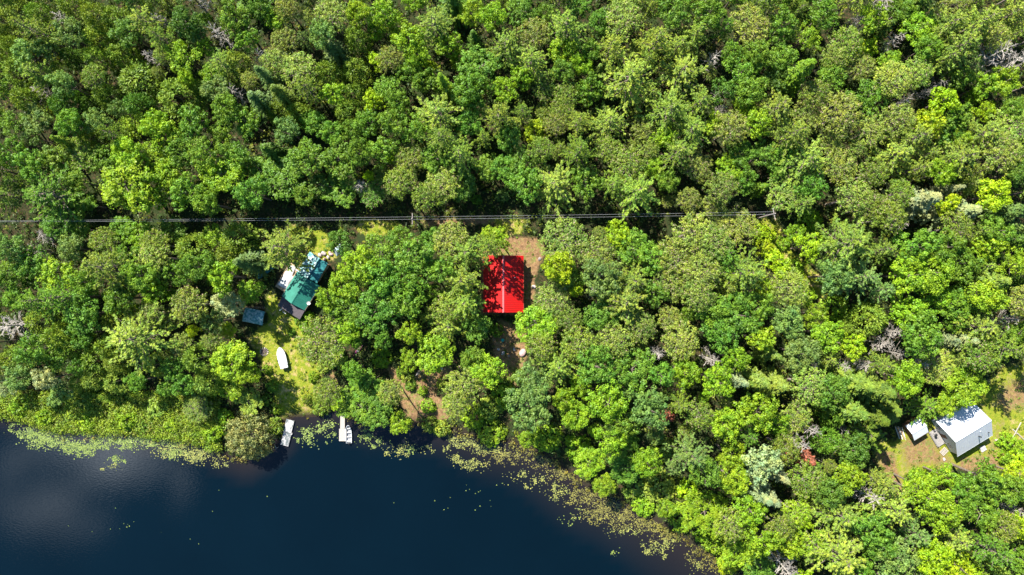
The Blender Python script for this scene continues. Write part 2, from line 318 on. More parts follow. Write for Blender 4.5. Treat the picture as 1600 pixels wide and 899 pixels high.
def limbs(mb, H, Rr, n, z0, z1, thick=.05, rad=.75, rise=.5):
    for i in range(n):
        an = rng.uniform(0, 2 * math.pi); z = rng.uniform(z0, z1); r = Rr * rng.uniform(.5, rad); e = Vector((math.cos(an) * r, math.sin(an) * r, min(H - .5, z + r * rise)))
        s = Vector((0, 0, z)); mb.tube([s, s.lerp(e, .5) + Vector((0, 0, -.15)), e], [thick, thick * .7, thick * .3], 4, False)
def trunk_mesh(name, H, r0, mat, n=6, nl=7, Rr=3, z0=.5, z1=.8, thick=.06, rise=.5, top=.92):
    mb = MB(); px, py = rng.uniform(-.25, .25, 2); mb.tube([(0, 0, -.35), (0, 0, .15), (px * .5, py * .5, H * .4), (px, py, H * .75), (0, 0, H * top)], [r0 * 1.5, r0 * 1.15, r0 * .8, r0 * .45, r0 * .15], n)
    limbs(mb, H, Rr, nl, H * z0, H * z1, thick, .8, rise); return mb.mesh(name, mat)
def pine_proto(Rr=3.4, H=15.0):
    """white pine: plumed arms in whorls, starlike from above"""
    mb = MB(); mb.tube([(0, 0, -.35), (0, 0, H * .5), (0, 0, H * .97)], [.26, .18, .03], 6); parts = []
    z = H * .42; lv = 0
    while z < H * .985:
        t = (z - H * .42) / (H * .58); L = Rr * (1 - t ** 1.5) * 1.0 + .25; na = int(rng.integers(4, 6)); a0 = rng.uniform(0, 6.28)
        for i in range(na):
            an = a0 + 6.283 * i / na + rng.uniform(-.25, .25); ll = L * rng.uniform(.6, 1.22); dz = ll * rng.uniform(.05, .3) + t * .35
            dirv = np.array([math.cos(an), math.sin(an), 0]); st = np.array([0, 0, z]); side = np.array([-dirv[1], dirv[0], 0])
            mb.tube([st, st + dirv * ll * .5 + [0, 0, dz * .35], st + dirv * ll * .95 + [0, 0, dz]], [.05, .035, .015], 3, False)
            nt_ = max(4, int(ll / .2)); th = rng.uniform(.3, .7); hu = rng.uniform(.2, .8)
            for k in range(nt_):
                s = .22 + .8 * (k + rng.random()) / nt_; wdt = .30 * math.sin(math.pi * min(1, s) ** .8) * ll * .55 + .06
                q = st + dirv * ll * s + side * rng.uniform(-1, 1) * wdt + [0, 0, dz * s ** 1.4 + rng.uniform(-.08, .1)]
                m = 10; fan = dirv * 1.0 + rng.normal(0, .42, (m, 3)) + [0, 0, .35]; fan /= np.linalg.norm(fan, axis=1, keepdims=True)
                c = q + fan * .16; nr = np.cross(fan, rng.normal(size=(m, 3))) ; nr[:, 2] = np.abs(nr[:, 2]) + .35
                parts.append(quads(c, nr, .21 * rng.uniform(.8, 1.2, m), .055, mktone(m, th, hu), axis=fan))
        z += rng.uniform(.5, .72); lv += 1
    return mb, parts
def spruce_proto(Rr=2.3, H=14.0, dens=1.0, droop=.35, pw=.85):
    mb = MB(); mb.tube([(0, 0, -.35), (0, 0, H * .5), (0, 0, H * .97)], [.2, .13, .02], 6); parts = []
    z = H * .12
    while z < H * .99:
        t = (z - H * .12) / (H * .88); L = Rr * (1 - t) ** pw + .12; na = int(max(4, 9 * (1 - t * .4))); a0 = rng.uniform(0, 6.28)
        for i in range(na):
            an = a0 + 6.283 * i / na + rng.uniform(-.2, .2); ll = L * rng.uniform(.5, 1.22); dirv = np.array([math.cos(an), math.sin(an), 0]); side = np.array([-dirv[1], dirv[0], 0]); st = np.array([0, 0, z])
            nt_ = max(2, int(ll / .26 * dens)); th = rng.uniform(.3, .7); hu = rng.uniform(.2, .8)
            for k in range(nt_):
                s = (k + .6) / nt_; q = st + dirv * ll * s + [0, 0, -droop * ll * s + .25 * ll * s * s]
                m = 6; fan = dirv * 1.0 + side * rng.uniform(-.9, .9, (m, 1)) + rng.normal(0, .18, (m, 3)); fan /= np.linalg.norm(fan, axis=1, keepdims=True)
                c = q + fan * .15 + rng.normal(0, .04, (m, 3)); nr = np.tile([0, 0, 1.0], (m, 1)) + rng.normal(0, .35, (m, 3)) + dirv * .4
                parts.append(quads(c, nr, .2 * rng.uniform(.8, 1.2, m), .075, mktone(m, th, hu), axis=fan))
        z += rng.uniform(.34, .5) * (1 if t < .7 else .7)
    return mb, parts
def cedar_proto(Rr=2.4, H=9.0):
    """dense ovoid of upright sprays"""
    mb = MB(); mb.tube([(0, 0, -.35), (0, 0, H * .5), (0, 0, H * .93)], [.16, .1, .02], 5); parts = []
    for i in range(190):
        t = rng.random() ** .8; z = H * (.2 + .8 * t); rr = Rr * math.sqrt(max(0, 1 - ((t - .12) / .9) ** 2)) * rng.uniform(.72, 1.04); an = rng.uniform(0, 6.283)
        pc = np.array([math.cos(an) * rr, math.sin(an) * rr, z]); outv = np.array([math.cos(an), math.sin(an), 1.1]); m = 15
        fan = outv + rng.normal(0, .45, (m, 3)); fan /= np.linalg.norm(fan, axis=1, keepdims=True); c = pc + rng.normal(0, .2, (m, 3)) + fan * .12
        nr = np.cross(fan, rng.normal(size=(m, 3))) + outv * .35; parts.append(quads(c, nr, .2 * rng.uniform(.7, 1.2, m), .075, mktone(m, rng.uniform(.3, .7), rng.uniform(.2, .8)), axis=fan))
    return mb, parts
def rough_proto(Rr=3.0, H=11.5):
    """open round crown of small tufts on many twigs"""
    mb = MB(); mb.tube([(0, 0, -.35), (0, 0, H * .4), (rng.uniform(-.2, .2), rng.uniform(-.2, .2), H * .85)], [.22, .16, .06], 6); parts = []
    ga = 2.39996; n = 120
    for i in range(n):
        u = (i + .5) / n; rr = math.sqrt(u) * Rr * rng.uniform(.9, 1.05); an = i * ga + rng.uniform(-.3, .3); zt = H - .55 * Rr * (rr / Rr) ** 2.2 - rng.uniform(0, .6)
        q = np.array([math.cos(an) * rr, math.sin(an) * rr, zt]); b0 = Vector((0, 0, H * rng.uniform(.55, .78))); e = Vector(q)
        if i % 2 == 0: mb.tube([b0, b0.lerp(e, .55) + Vector((0, 0, -.25)), e + Vector((0, 0, .12))], [.05, .04, .018], 3, False)
        m = 24; d = rdir(m, .5); c = q + d * np.array([.38, .38, .26]) * rng.uniform(.4, 1.15, (m, 1)); s = .118 * rng.uniform(.7, 1.25, m)
        parts.append(quads(c, d + rng.normal(0, .5, (m, 3)) + [0, 0, .4], s, s * .6, mktone(m, rng.uniform(.25, .8), rng.uniform(.1, .9))))
    for i in range(40):
        rr = Rr * rng.uniform(.2, .85); an = rng.uniform(0, 6.28); q = np.array([math.cos(an) * rr, math.sin(an) * rr, H - 1.6 - rng.uniform(0, 1.2)]); parts.append(puff_leaves(q, .5, 12, .17))
    return mb, parts
def dead_proto(Rr=2.4, H=12.0, fine=True):
    mb = MB(); mb.tube([(0, 0, -.35), (.1, 0, H * .5), (0, .1, H)], [.17, .11, .02], 5)
    def br(p, d, L, r, dep):
        e = p + d * L; mid = p + d * L * .5 + Vector(rng.normal(0, .06 * L, 3)); mb.tube([p, mid, e], [r, r * .8, r * .4], 3, False)
        if dep:
            for k in range(5):
                s = rng.uniform(.25, .98); nd = (d + Vector(rng.normal(0, .45, 3))).normalized(); br(p.lerp(e, s), nd, L * rng.uniform(.3, .5), r * .62, dep - 1)
    for i in range(30):
        t = i / 30; z = H * (.4 + .59 * t); an = i * 2.4 + rng.uniform(-.5, .5); L = Rr * (1.0 - t * .7) * rng.uniform(.45, 1.15); br(Vector((0, 0, z)), Vector((math.cos(an), math.sin(an), rng.uniform(.05, .9))).normalized(), L, .042, 2 if fine else 1)
    return mb
def shrub_proto(Rr=2.0, H=2.6, nl=16, size=.15, npuff=85, pf=1.0):
    mb = MB(); parts = []
    for i in range(9):
        an = rng.uniform(0, 6.28); r = Rr * rng.uniform(.2, .7); mb.tube([(0, 0, -.2), (math.cos(an) * r * .5, math.sin(an) * r * .5, H * .5), (math.cos(an) * r, math.sin(an) * r, H * .85)], [.05, .035, .012], 3, False)
    for i in range(npuff):
        d = rdir(1, .6)[0]; d[2] = abs(d[2]); pc = d * np.array([Rr, Rr, H]) * rng.uniform(.72, .95); parts.append(puff_leaves(pc, Rr * rng.uniform(.13, .22) * pf, nl, size))
    return mb, parts
PROTO = {}
def addp(key, tm, cm, R0, H0): PROTO.setdefault(key, []).append((tm, cm, R0, H0))
for i in range(9):
    lob = int(rng.integers(6, 11)); nlv = 20
    big = i % 3 == 0
    addp('B', trunk_mesh('broadleaf_trunk', 12, .2, M_BARK, Rr=3, nl=8), leafmesh('broadleaf_crown', crown_broad(lobes=lob, puffs=int(rng.integers(10, 15)), nl=nlv + 14, size=.14 if big else .12), M_LEAF), 3.0, 12.0)
for i in range(7):
    mb, pt = pine_proto(); addp('P', mb.mesh('pine_trunk', M_BARK), leafmesh('pine_crown', pt, M_NEED), 3.4, 15.0)
for i in range(4):
    mb, pt = spruce_proto(); addp('S', mb.mesh('spruce_trunk', M_BARK), leafmesh('spruce_crown', pt, M_NEED), 2.3, 14.0)
for i in range(4):
    mb, pt = cedar_proto(); addp('C', mb.mesh('cedar_trunk', M_BARK), leafmesh('cedar_crown', pt, M_NEED), 2.4, 9.0)
for i in range(6):
    mb, pt = rough_proto(); addp('R', mb.mesh('oak_trunk', M_PALEBARK), leafmesh('oak_crown', pt, M_ROUGH), 3.0, 11.5)
for i in range(5):
    addp('D', None, dead_proto().mesh('dead_tree', M_DEAD), 2.4, 12.0)
for i in range(2):
    mb, pt = spruce_proto(Rr=2.1, H=9.0, dens=1.0, droop=.2); addp('X', mb.mesh('dead_fir_trunk', M_BARK), leafmesh('dead_fir_needles', pt, M_RUST), 2.3, 9.0)
for i in range(5):
    mb, pt = shrub_proto(); addp('K', mb.mesh('shrub_stems', M_BARK), leafmesh('shrub_foliage', pt, M_LEAF), 2.0, 2.6)
def kindof(t, filler):
    if t[3] == 'B' and filler and t[2] < 17.5: return ('young_tree', 'young tree', 'young leafy tree', 'young trees between the big crowns')
    if t[3] == 'B' and t[4] in 'yY': return ('hardwood_tree', 'maple', 'maple', 'bright hardwoods in the forest')  # bright and yellow-green broadleaf trees, split off by colour alone, species unknown
    return KIND[t[3]]
mb, pt = shrub_proto(5.2, 4.4, 24, .13, 330, .55); addp('W', mb.mesh('willow_stems', M_PALEBARK), leafmesh('willow_foliage', pt, M_NEED), 5.2, 4.4)
KIND = {'B': ('broadleaf_tree', 'tree', 'broadleaf tree', 'broadleaf trees in the forest'), 'P': ('pine_tree', 'pine tree', 'plumed pine', 'pines in the forest'), 'S': ('spruce_tree', 'spruce tree', 'pointed spruce', 'spruces in the forest'),
        'C': ('cedar_tree', 'cedar tree', 'dense cedar', 'cedars in the forest'), 'R': ('oak_tree', 'oak tree', 'twiggy tree', 'twiggy round-crowned trees in the forest'), 'D': ('dead_tree', 'dead tree', 'leafless dead tree', 'dead trees in the forest'),
        'X': ('dead_fir', 'dead fir', 'dead fir', None), 'K': ('shrub', 'shrub', 'low shrub', 'shrubs on the clearings and along the shore')}
COLR = {'g': ((.098, .222, .018), 'mid green'), 'd': ((.058, .150, .020), 'dark green'), 'y': ((.185, .340, .012), 'bright green'), 'Y': ((.25, .40, .012), 'yellow-green'), 'o': ((.138, .220, .022), 'olive'),
        'p': ((.210, .315, .046), 'pale olive'), 'b': ((.120, .225, .062), 'blue-green'), 'e': ((.086, .225, .024), 'emerald'), 's': ((.27, .36, .17), 'silvery green'), 'w': ((.172, .240, .038), 'brownish olive')}
# ------------------------------------------------------------------ the trees seen in the photograph: x y radius kind colour (photo pixels of the crown)
T = """20 15 22 C o;60 20 18 C g;110 8 20 C o;150 25 20 C o;45 45 22 P p;95 30 14 D s;110 55 22 B b;150 60 18 C o;180 30 22 C o;40 85 24 B b;70 75 20 B b;110 88 16 C d;150 92 18 C o;20 70 16 C o;25 110 20 C o;60 115 22 P p;100 132 22 B b;150 122 20 R o;65 142 14 D s;165 148 20 C o;40 155 20 C o;100 165 20 C d;20 192 22 B g;60 187 22 B b;110 192 22 B g;150 190 20 B b
200 50 26 B d;225 32 24 P p;252 32 13 D s;290 35 24 B d;305 50 20 B b;342 55 17 D s;365 30 28 B g;385 62 20 B g;235 86 12 D s;285 88 26 B y;283 74 10 B Y;255 88 14 R p;320 75 15 B y;347 98 20 P p;368 95 16 C p;215 128 30 C o;215 165 20 C d;275 150 28 C o;330 115 18 B y;340 140 22 B b;370 145 15 D s;355 170 24 B g;240 195 26 B y;300 190 26 B g;205 195 20 B y;385 190 24 B g;260 215 22 B y;345 208 20 B g
430 25 20 B y;450 15 20 R w;408 15 20 B d;520 28 26 R w;475 60 14 P b;560 20 20 B y;600 22 24 B y;620 42 20 B y;640 65 28 B y;680 40 28 P p;650 85 22 B y;700 70 22 B y;735 20 24 B y;770 25 24 B y;740 57 12 S g;792 72 30 P p;505 55 24 B b;520 76 20 S b;430 100 22 R p;470 112 28 R p;410 90 14 D s;412 116 16 S b;590 95 16 B Y;610 95 20 R w;672 104 12 B Y;640 110 20 B g;583 158 18 B Y;605 140 24 B g;622 162 22 B g;662 125 20 B g;750 105 28 B e;730 138 28 B g;792 140 20 B y;520 145 22 B y;480 138 20 P o;437 145 20 S o;430 175 16 C o;465 177 18 C o;450 205 22 B b;490 192 22 B g;520 207 20 B g;575 192 22 B g;612 188 24 B g;650 203 24 B g;685 178 32 P p;740 165 22 B g;755 215 14 P y;690 215 24 P p;730 193 22 B e;795 215 22 B e;780 180 22 P p;555 110 20 C o;555 60 18 C o
815 15 26 B e;850 20 18 B g;905 12 20 B e;975 30 30 R p;835 55 26 R w;885 42 28 P y;880 78 22 B y;935 35 20 B e;1050 20 30 B e;1110 20 26 B g;1170 40 30 R w;1025 62 24 P y;1060 72 22 P y;955 75 24 P y;1088 52 20 P y;830 97 28 P y;818 120 20 B y;925 78 18 B e;982 124 36 P y;1065 112 34 P y;1145 80 20 B g;1115 90 14 D s;1185 85 26 B g;1160 112 28 B g;880 110 20 B e;885 150 20 R o;922 140 24 B g;1045 172 32 P y;1130 142 20 B d;1172 142 28 B g;1125 143 11 D s;1125 170 11 D s;1165 168 20 B y;880 172 22 R o;905 190 20 P y;868 196 20 R w;950 190 26 P y;1005 205 20 R w;1080 202 26 P y;1040 215 20 B y;1140 202 26 R w;1185 192 24 B y;835 205 18 B Y;850 175 14 R o;1118 195 18 B y
1220 40 28 B g;1260 57 26 B y;1290 20 24 B g;1340 30 14 D w;1378 6 18 D w;1360 30 20 B y;1410 15 24 B g;1490 8 22 R w;1480 40 28 P p;1530 35 28 P p;1580 22 26 P p;1440 45 28 B y;1220 90 24 B g;1212 122 22 B d;1320 70 26 R o;1355 75 18 B Y;1300 92 20 R w;1398 62 13 D w;1450 72 22 B g;1500 72 30 P p;1475 92 20 P p;1552 88 24 D s;1590 92 24 D s;1515 97 18 R b;1540 132 22 B y;1500 122 22 B g;1572 127 26 B y;1300 117 26 B g;1270 150 24 R o;1390 100 22 B y;1390 127 28 R p;1430 115 24 R p;1360 150 34 B g;1412 157 14 D s;1465 132 14 D s;1475 157 22 B Y;1490 182 20 B g;1540 172 18 B Y;1580 170 20 B g;1255 187 26 R w;1310 180 34 R w;1215 167 26 P p;1240 208 24 P y;1400 190 28 R w;1450 192 26 B Y;1430 215 24 P p;1480 207 22 B e;1580 197 34 R p;1540 207 24 P p;1360 205 26 R w;1500 217 18 B y;1550 62 24 R w
15 240 24 B g;45 257 26 B e;85 252 30 B o;130 247 24 R o;200 240 26 B y;240 250 28 B y;280 240 26 B g;320 237 28 B g;370 247 26 B g;345 272 34 B y;195 290 42 B y;80 305 38 P g;260 272 26 B y;290 300 30 B g;390 300 26 B e;322 315 24 B g;130 318 20 B g;160 250 20 B g;240 308 26 B y
85 354 20 B e;70 368 16 D s;15 387 24 B b;45 392 14 D s;110 387 24 B b;125 358 18 B e;165 377 22 R o;190 355 20 B g;217 368 22 B y;270 358 22 B g;245 382 22 R o;300 390 26 C o;332 370 20 B y;370 372 26 C o;355 397 18 C o;15 430 24 B g;50 410 26 B e;90 427 30 B y;160 417 30 P y;220 430 28 B g;245 402 24 R p;310 417 26 B e;347 432 30 B y;380 410 20 S b;135 442 24 B g;272 427 24 B g;195 398 20 B g;190 445 22 P y
410 270 30 B g;445 280 36 B g;480 245 30 B g;530 250 28 B g;560 240 24 B g;600 235 26 B g;500 290 24 B d;565 290 15 D s;582 302 22 R g;640 250 26 R o;625 287 24 R o;690 290 28 R p;680 247 28 B g;722 290 26 B e;720 242 24 P p;762 262 24 B g;668 308 22 R o;610 247 9 B Y;575 275 9 B Y;532 300 24 B g;790 262 22 B e;745 312 9 K e;785 305 12 K b;795 298 10 K b
440 388 34 P p;764 384 18 P y;531 378 22 B d;622 370 18 B g;600 394 32 B g;652 402 34 B e;705 377 28 R w;562 418 32 B y;600 432 30 B e;690 422 26 B e;728 396 31 P y;780 373 18 B y;640 442 28 B g;722 440 30 P y;765 366 16 B y;540 445 26 B y;675 375 18 B e
815 250 26 B e;820 290 24 B e;865 290 36 P p;915 282 28 B g;845 235 20 R o;905 235 24 P o;950 235 22 R o;980 257 28 R o;1060 237 26 P y;995 300 32 P y;1090 262 24 R w;1125 295 26 R w;1137 265 20 B y;1165 282 22 B g;1192 242 24 B e;1160 240 22 B g;1020 262 20 B y;1045 285 18 B g
880 377 36 R w;965 367 24 B Y;930 397 28 R w;985 387 30 B g;1022 402 28 B g;1052 402 30 R w;1082 364 30 R p;1150 354 32 R w;1112 382 30 R w;1130 402 26 B e;870 417 26 B Y;890 437 26 B g;940 432 30 B b;990 440 26 P p;1050 442 30 R w;1095 427 28 R w;1165 427 32 P y;1188 362 14 K Y;1195 385 16 K Y;1210 405 18 K Y;1225 380 12 K y;1240 420 18 K y;1252 442 14 K Y;1266 462 14 K y;1222 425 12 K Y;1203 366 11 K Y;1265 385 22 B Y;1242 365 14 B y
1225 240 24 B g;1260 250 34 P p;1310 262 28 R w;1225 300 30 R p;1330 310 28 R w;1360 272 24 R o;1355 325 28 R o;1385 342 26 R o;1400 242 28 P p;1470 270 24 B y;1445 312 30 S s;1500 247 30 P p;1560 240 30 R p;1555 305 28 B Y;1480 320 18 B Y;1510 330 26 S s;1490 357 26 R o;1590 330 20 S b;1325 380 38 P p;1406 353 10 D s;1430 387 34 B g;1480 387 28 B g;1420 430 30 B y;1460 427 32 B y;1500 412 26 B g;1560 362 26 B g;1582 412 26 B y;1545 387 22 B y;1232 450 28 R w;1300 432 28 B b;1345 432 28 P b;1552 440 22 S p;1270 290 22 B e;1590 270 22 B d
25 465 22 B g;60 470 26 P g;18 507 28 D s;95 465 24 P g;130 490 32 B e;128 522 20 B e;185 467 28 B g;240 492 22 R w;300 477 28 R w;356 476 26 B s;90 527 22 C o;45 547 26 B e;112 542 22 C o;150 562 24 C o;210 530 44 P p;30 590 22 B b;70 592 20 B s;145 592 18 C p;180 597 18 C p;270 575 20 B e;302 518 10 B Y;312 560 26 C o;362 562 32 B y;357 603 24 B y;320 598 20 C p;215 597 18 B g;20 560 20 C o;180 502 22 C o;60 502 20 C o;330 503 20 B b;310 638 22 R w;240 455 24 B y;170 540 20 C o;285 540 20 R w
384 684 42 K p;505 533 38 R o;545 520 20 B y;478 512 12 K y;480 495 9 K y;540 477 30 B g;592 478 36 B e;512 465 22 B y;570 505 22 B e;636 472 30 B g;700 482 26 R o;727 474 27 P y;748 512 24 B e;702 510 26 P y;682 552 34 B y;505 572 12 K p;484 556 9 K g;489 590 10 K y;479 626 9 K o;424 604 10 K g;416 578 8 K y;431 640 9 K y;466 502 8 K g;455 520 6 K g;524 560 18 K p;555 537 10 B g;596 560 16 K y;575 602 28 B g;560 632 28 B g;612 612 20 R p;634 588 14 K p;588 640 26 B e;512 612 22 R o;500 636 16 K o;532 630 18 K y;622 662 20 B y;672 665 14 K p;722 602 28 R p;762 580 30 B y;738 562 22 B g;712 632 20 R p;740 652 20 K y;790 622 22 K y;765 640 20 K p;690 672 14 K p;641 603 10 K g;668 636 12 K y;690 600 10 K o;626 582 9 K g;703 628 12 K o;660 612 8 K y;776 517 11 K g;811 588 11 K y;793 596 9 K o;553 580 18 B g
838 505 34 B y;862 470 28 R w;940 492 28 B e;926 453 11 D s;900 452 14 B Y;975 472 34 P p;1020 457 24 B e;1045 497 20 R w;1090 462 26 R w;1000 512 24 R w;1025 550 15 D s;1062 532 28 R w;960 532 28 R w;905 537 28 R o;845 542 24 R o;872 572 28 P y;832 592 32 B b;826 632 34 B b;930 572 30 B e;987 577 32 B e;1110 482 30 B g;1152 492 32 B e;1130 522 28 B e;1110 562 16 D s;1150 562 22 B y;1070 582 24 B y;1120 597 24 B y;1155 596 18 S s;1187 597 18 S p;950 632 34 B y;1015 640 28 B b;1047 653 12 X w;1090 647 22 R o;1182 642 28 B y;1132 662 28 B y;900 652 24 B y;880 625 20 B y;970 662 30 B g;890 500 20 R o;1185 480 24 B g;1190 530 22 B y
1235 502 26 B b;1270 490 20 B y;1290 522 28 B y;1250 552 32 B b;1332 540 22 B Y;1360 500 26 C o;1420 490 30 B y;1465 470 26 B y;1500 472 30 B g;1542 462 30 B y;1590 470 24 R w;1575 500 17 D s;1395 520 15 D s;1380 537 16 D s;1437 522 38 B g;1350 572 15 D s;1530 512 30 P p;1510 532 20 S s;1590 522 20 B g;1570 545 24 P o;1530 552 28 R o;1415 592 28 B y;1460 572 28 R p;1438 568 13 D s;1510 603 36 B y;1482 628 22 B y;1345 602 26 S p;1377 612 26 S p;1392 642 28 S p;1300 612 32 B e;1262 602 30 R p;1370 655 26 S o;1335 645 26 S p;1352 678 30 P o;1448 636 24 P g;1265 572 14 D s;1217 602 24 S p;1240 650 24 R p;1266 668 15 D s;1212 662 22 B y;1305 645 22 C g
905 702 22 K y;922 722 26 B y;952 692 26 B y;975 732 28 B e;1010 722 24 B y;1040 702 20 K p;1082 712 28 P b;1102 742 26 B e;1142 712 26 B y;1147 752 26 B y;1187 724 28 B s;1030 762 26 K p;1075 767 18 K Y;992 762 22 K p;1100 800 34 B y;1068 812 22 K y;1140 817 28 R o;1172 800 28 B y;1190 847 28 B y;1187 885 24 B e;1192 777 20 S s;1150 860 26 B y;1120 850 20 K y;1140 885 18 K Y
1225 700 24 R o;1250 690 18 D w;1262 718 19 X w;1258 747 30 R o;1300 767 26 B d;1327 742 28 B y;1332 702 28 B d;1357 775 24 D s;1205 780 18 S s;1240 800 24 R y;1215 822 24 R o;1312 805 34 P p;1383 757 18 P p;1395 795 32 P p;1252 812 18 B Y;1360 822 26 B e;1450 780 30 B y;1472 802 36 B y;1432 758 20 B y;1478 745 20 B y;1542 748 28 B g;1582 765 26 B g;1592 742 24 B Y;1512 765 24 B g;1532 802 30 B g;1562 822 24 R o;1310 870 40 P p;1236 852 24 B y;1228 887 22 D s;1272 850 24 R y;1375 852 24 B e;1402 872 36 B b;1462 872 30 B Y;1500 890 34 B Y;1492 842 26 P p;1552 862 28 P g;1590 822 24 B Y;1592 872 24 B g;1582 797 14 D w;1430 835 24 P b;1345 892 22 B g;1575 690 14 K y;1590 715 16 K Y;1570 715 12 K y;1595 700 12 K y;1435 742 12 K y;1455 742 12 K y"""
trees = []
for row in T.split('\n'):
    for it in row.split(';'):
        x, y, r, k, c = it.split(); c = 's' if k == 'D' else c; trees.append([float(x), float(y), float(r), k, c])
ANN = len(trees)
# crowns filling between the described ones, like their neighbours in kind
KEEP = [[(432, 405), (470, 410), (540, 385), (545, 400), (505, 420), (500, 470), (482, 500), (430, 462)], [(752, 396), (826, 396), (830, 494), (752, 494)], [(1405, 640), (1460, 650), (1520, 620), (1560, 650), (1560, 690), (1500, 720), (1405, 690)],
        [(380, 478), (420, 478), (425, 510), (380, 510)], [(390, 400), (430, 400), (430, 440), (400, 440)], [(770, 500), (830, 505), (830, 570), (770, 570)], [(545, 535), (575, 535), (575, 560), (545, 560)], [(-100, 326), (905, 320), (905, 356), (-100, 358)], [(905, 326), (1060, 326), (1060, 350), (905, 350)], [(1180, 325), (1225, 325), (1225, 350), (1180, 350)]]
shw_px = [tuple(p) for p in SHORE]
fx = lambda pts: (lambda X, Y: sdist_poly(np.array([X]), np.array([Y]), pts)[0])
blockers = [fx(p) for p in GRASS + DIRT + KEEP]
lakepx = SHORE + [(9000, 9000), (-9000, 9000)]
lake_f = fx(lakepx)
A_ = np.array([[t[0], t[1], t[2]] for t in trees])
rr_ = random.Random(5); fill = []
allp = A_.copy()
for pas, (rlo, rhi, pack, tries) in enumerate([(19, 24, .80, 5000), (14, 19, .76, 7000), (10, 13, .80, 2500)]):
    for _ in range(tries):
        x = rr_.uniform(-25, 1625); y = rr_.uniform(-25, 925); r = rr_.uniform(rlo, rhi)
        d = np.hypot(allp[:, 0] - x, allp[:, 1] - y)
        if (d < pack * (allp[:, 2] + r)).any(): continue
        if lake_f(x, y) > -r * .55: continue
        if any(b(x, y) > -r * .8 for b in blockers): continue
        near_i = np.argsort(np.hypot(A_[:, 0] - x, A_[:, 1] - y))[:5]; j = int(rr_.choice(list(near_i))); k, c = trees[j][3], trees[j][4]
        if k in 'DX': k, c = ('R', 'w') if rr_.random() < .6 else ('D', 's')
        if k == 'D' : r *= .7
        if 622 < y and x < 345 and rr_.random() < .5: continue
        if 622 < y and x < 345: k = 'K'; c = rr_.choice('yopgY')
        if lake_f(x, y) > -34 and k != 'K': k = 'K' if rr_.random() < .55 else 'B'; c = rr_.choice('yypoY')
        if k == 'B' and (y < 330 or x > 1050) and rr_.random() < .55: k = rr_.choice('PPSCSP'); c = rr_.choice('opgyo')
        if c == 'Y' and rr_.random() < .6: c = 'y'
        if k == 'K' and lake_f(x, y) < -60 and y > 360 and x < 1300: k = 'B'
        if k == 'D': c = 's'
        fill.append([x, y, r, k, c]); allp = np.vstack([allp, [x, y, r]])
trees += fill
# ---- labels that single each tree out: size, colour, kind and place between two landmarks
LM = [(786, 444, 'red-roofed cabin'), (460, 450, 'green cottage'), (1508, 670, 'white house'), (1430, 668, 'white shed'), (441, 560, 'covered boat'), (544, 678, 'moored boat'), (447, 677, 'grey dock'), (384, 684, 'big willow'), (1210, 334, 'crossarm pole'),
      (644, 342, 'track pole'), (560, 547, 'purple kayak'), (1262, 718, 'rust fir'), (1047, 653, 'rusty fir'), (1552, 88, 'silver dead tree'), (342, 55, 'grey snag'), (18, 507, 'bare tree'), (1357, 775, 'white dead tree'), (565, 290, 'pale snag'), (400, 494, 'teal lean-to'),
      (1325, 380, 'pale pine'), (210, 530, 'spreading pine'), (1025, 560, 'forked snag'), (0, 347, "wires' far end"), (1228, 890, 'white snag')]
ORD = ['nearest', 'second', 'third', 'fourth', 'fifth', 'sixth', 'seventh', 'eighth', 'ninth', 'tenth', 'eleventh', 'twelfth', '13th', '14th', '15th', '16th', '17th', '18th', '19th', '20th', '21st', '22nd', '23rd', '24th', '25th', '26th', '27th', '28th', '29th', '30th']
SPECIAL = {(384, 684): 'big pale willow bush leaning over the water beside the grey dock', (1262, 718): 'rust red dead fir, the larger of the two, not far from white house', (1047, 653): 'small rusty brown dead fir among bright green broadleaf trees above the lily pads',
           (18, 507): 'big grey bare tree with spreading twigs at the wood edge', (1357, 775): 'white leafless tree beside the dirt drive below the white house', (565, 290): 'pale dead snag standing just above the track and wires',
           (342, 55): 'grey leaning snag amid green broadleaf crowns near the top', (1552, 88): 'silver leafless tree, inner one of the silver pair', (1325, 380): 'big pale olive pine with open arms beside the shadowed gap',
           (210, 530): 'widest pale olive pine in the wood beside the lake', (1025, 550): 'white forked snag hanging in a dark gap among emerald trees', (1510, 603): 'round bright green maple overhanging the white house roof', (440, 388): 'big pale olive pine leaning over the cottage deck',
           (1472, 802): 'widest bright green tree just below the lawn of the white house', (865, 290): 'large feathery pale pine beside the wires above the cabin', (356, 476): 'round silvery green tree beside the teal lean-to'}
info = []; groups = {}
for i, t in enumerate(trees):
    ds = [math.hypot(t[0] - a, t[1] - b) for a, b, _ in LM]; order = sorted(range(len(LM)), key=lambda q: ds[q]); ia = order[0]
    if ds[ia] < 6: ia = order[1]
    va = (t[0] - LM[ia][0], t[1] - LM[ia][1]); best = max((q for q in range(len(LM)) if q != ia and math.hypot(LM[q][0] - LM[ia][0], LM[q][1] - LM[ia][1]) > 90), key=lambda q: (va[0] * (LM[q][0] - LM[ia][0]) + va[1] * (LM[q][1] - LM[ia][1])) / (math.hypot(*va) + 1e-6) / math.hypot(LM[q][0] - LM[ia][0], LM[q][1] - LM[ia][1]))
    key = (kindof(t, i >= ANN)[2], t[4], ia, best); groups.setdefault(key, []).append((ds[ia], i)); info.append(key)
LAB = {}
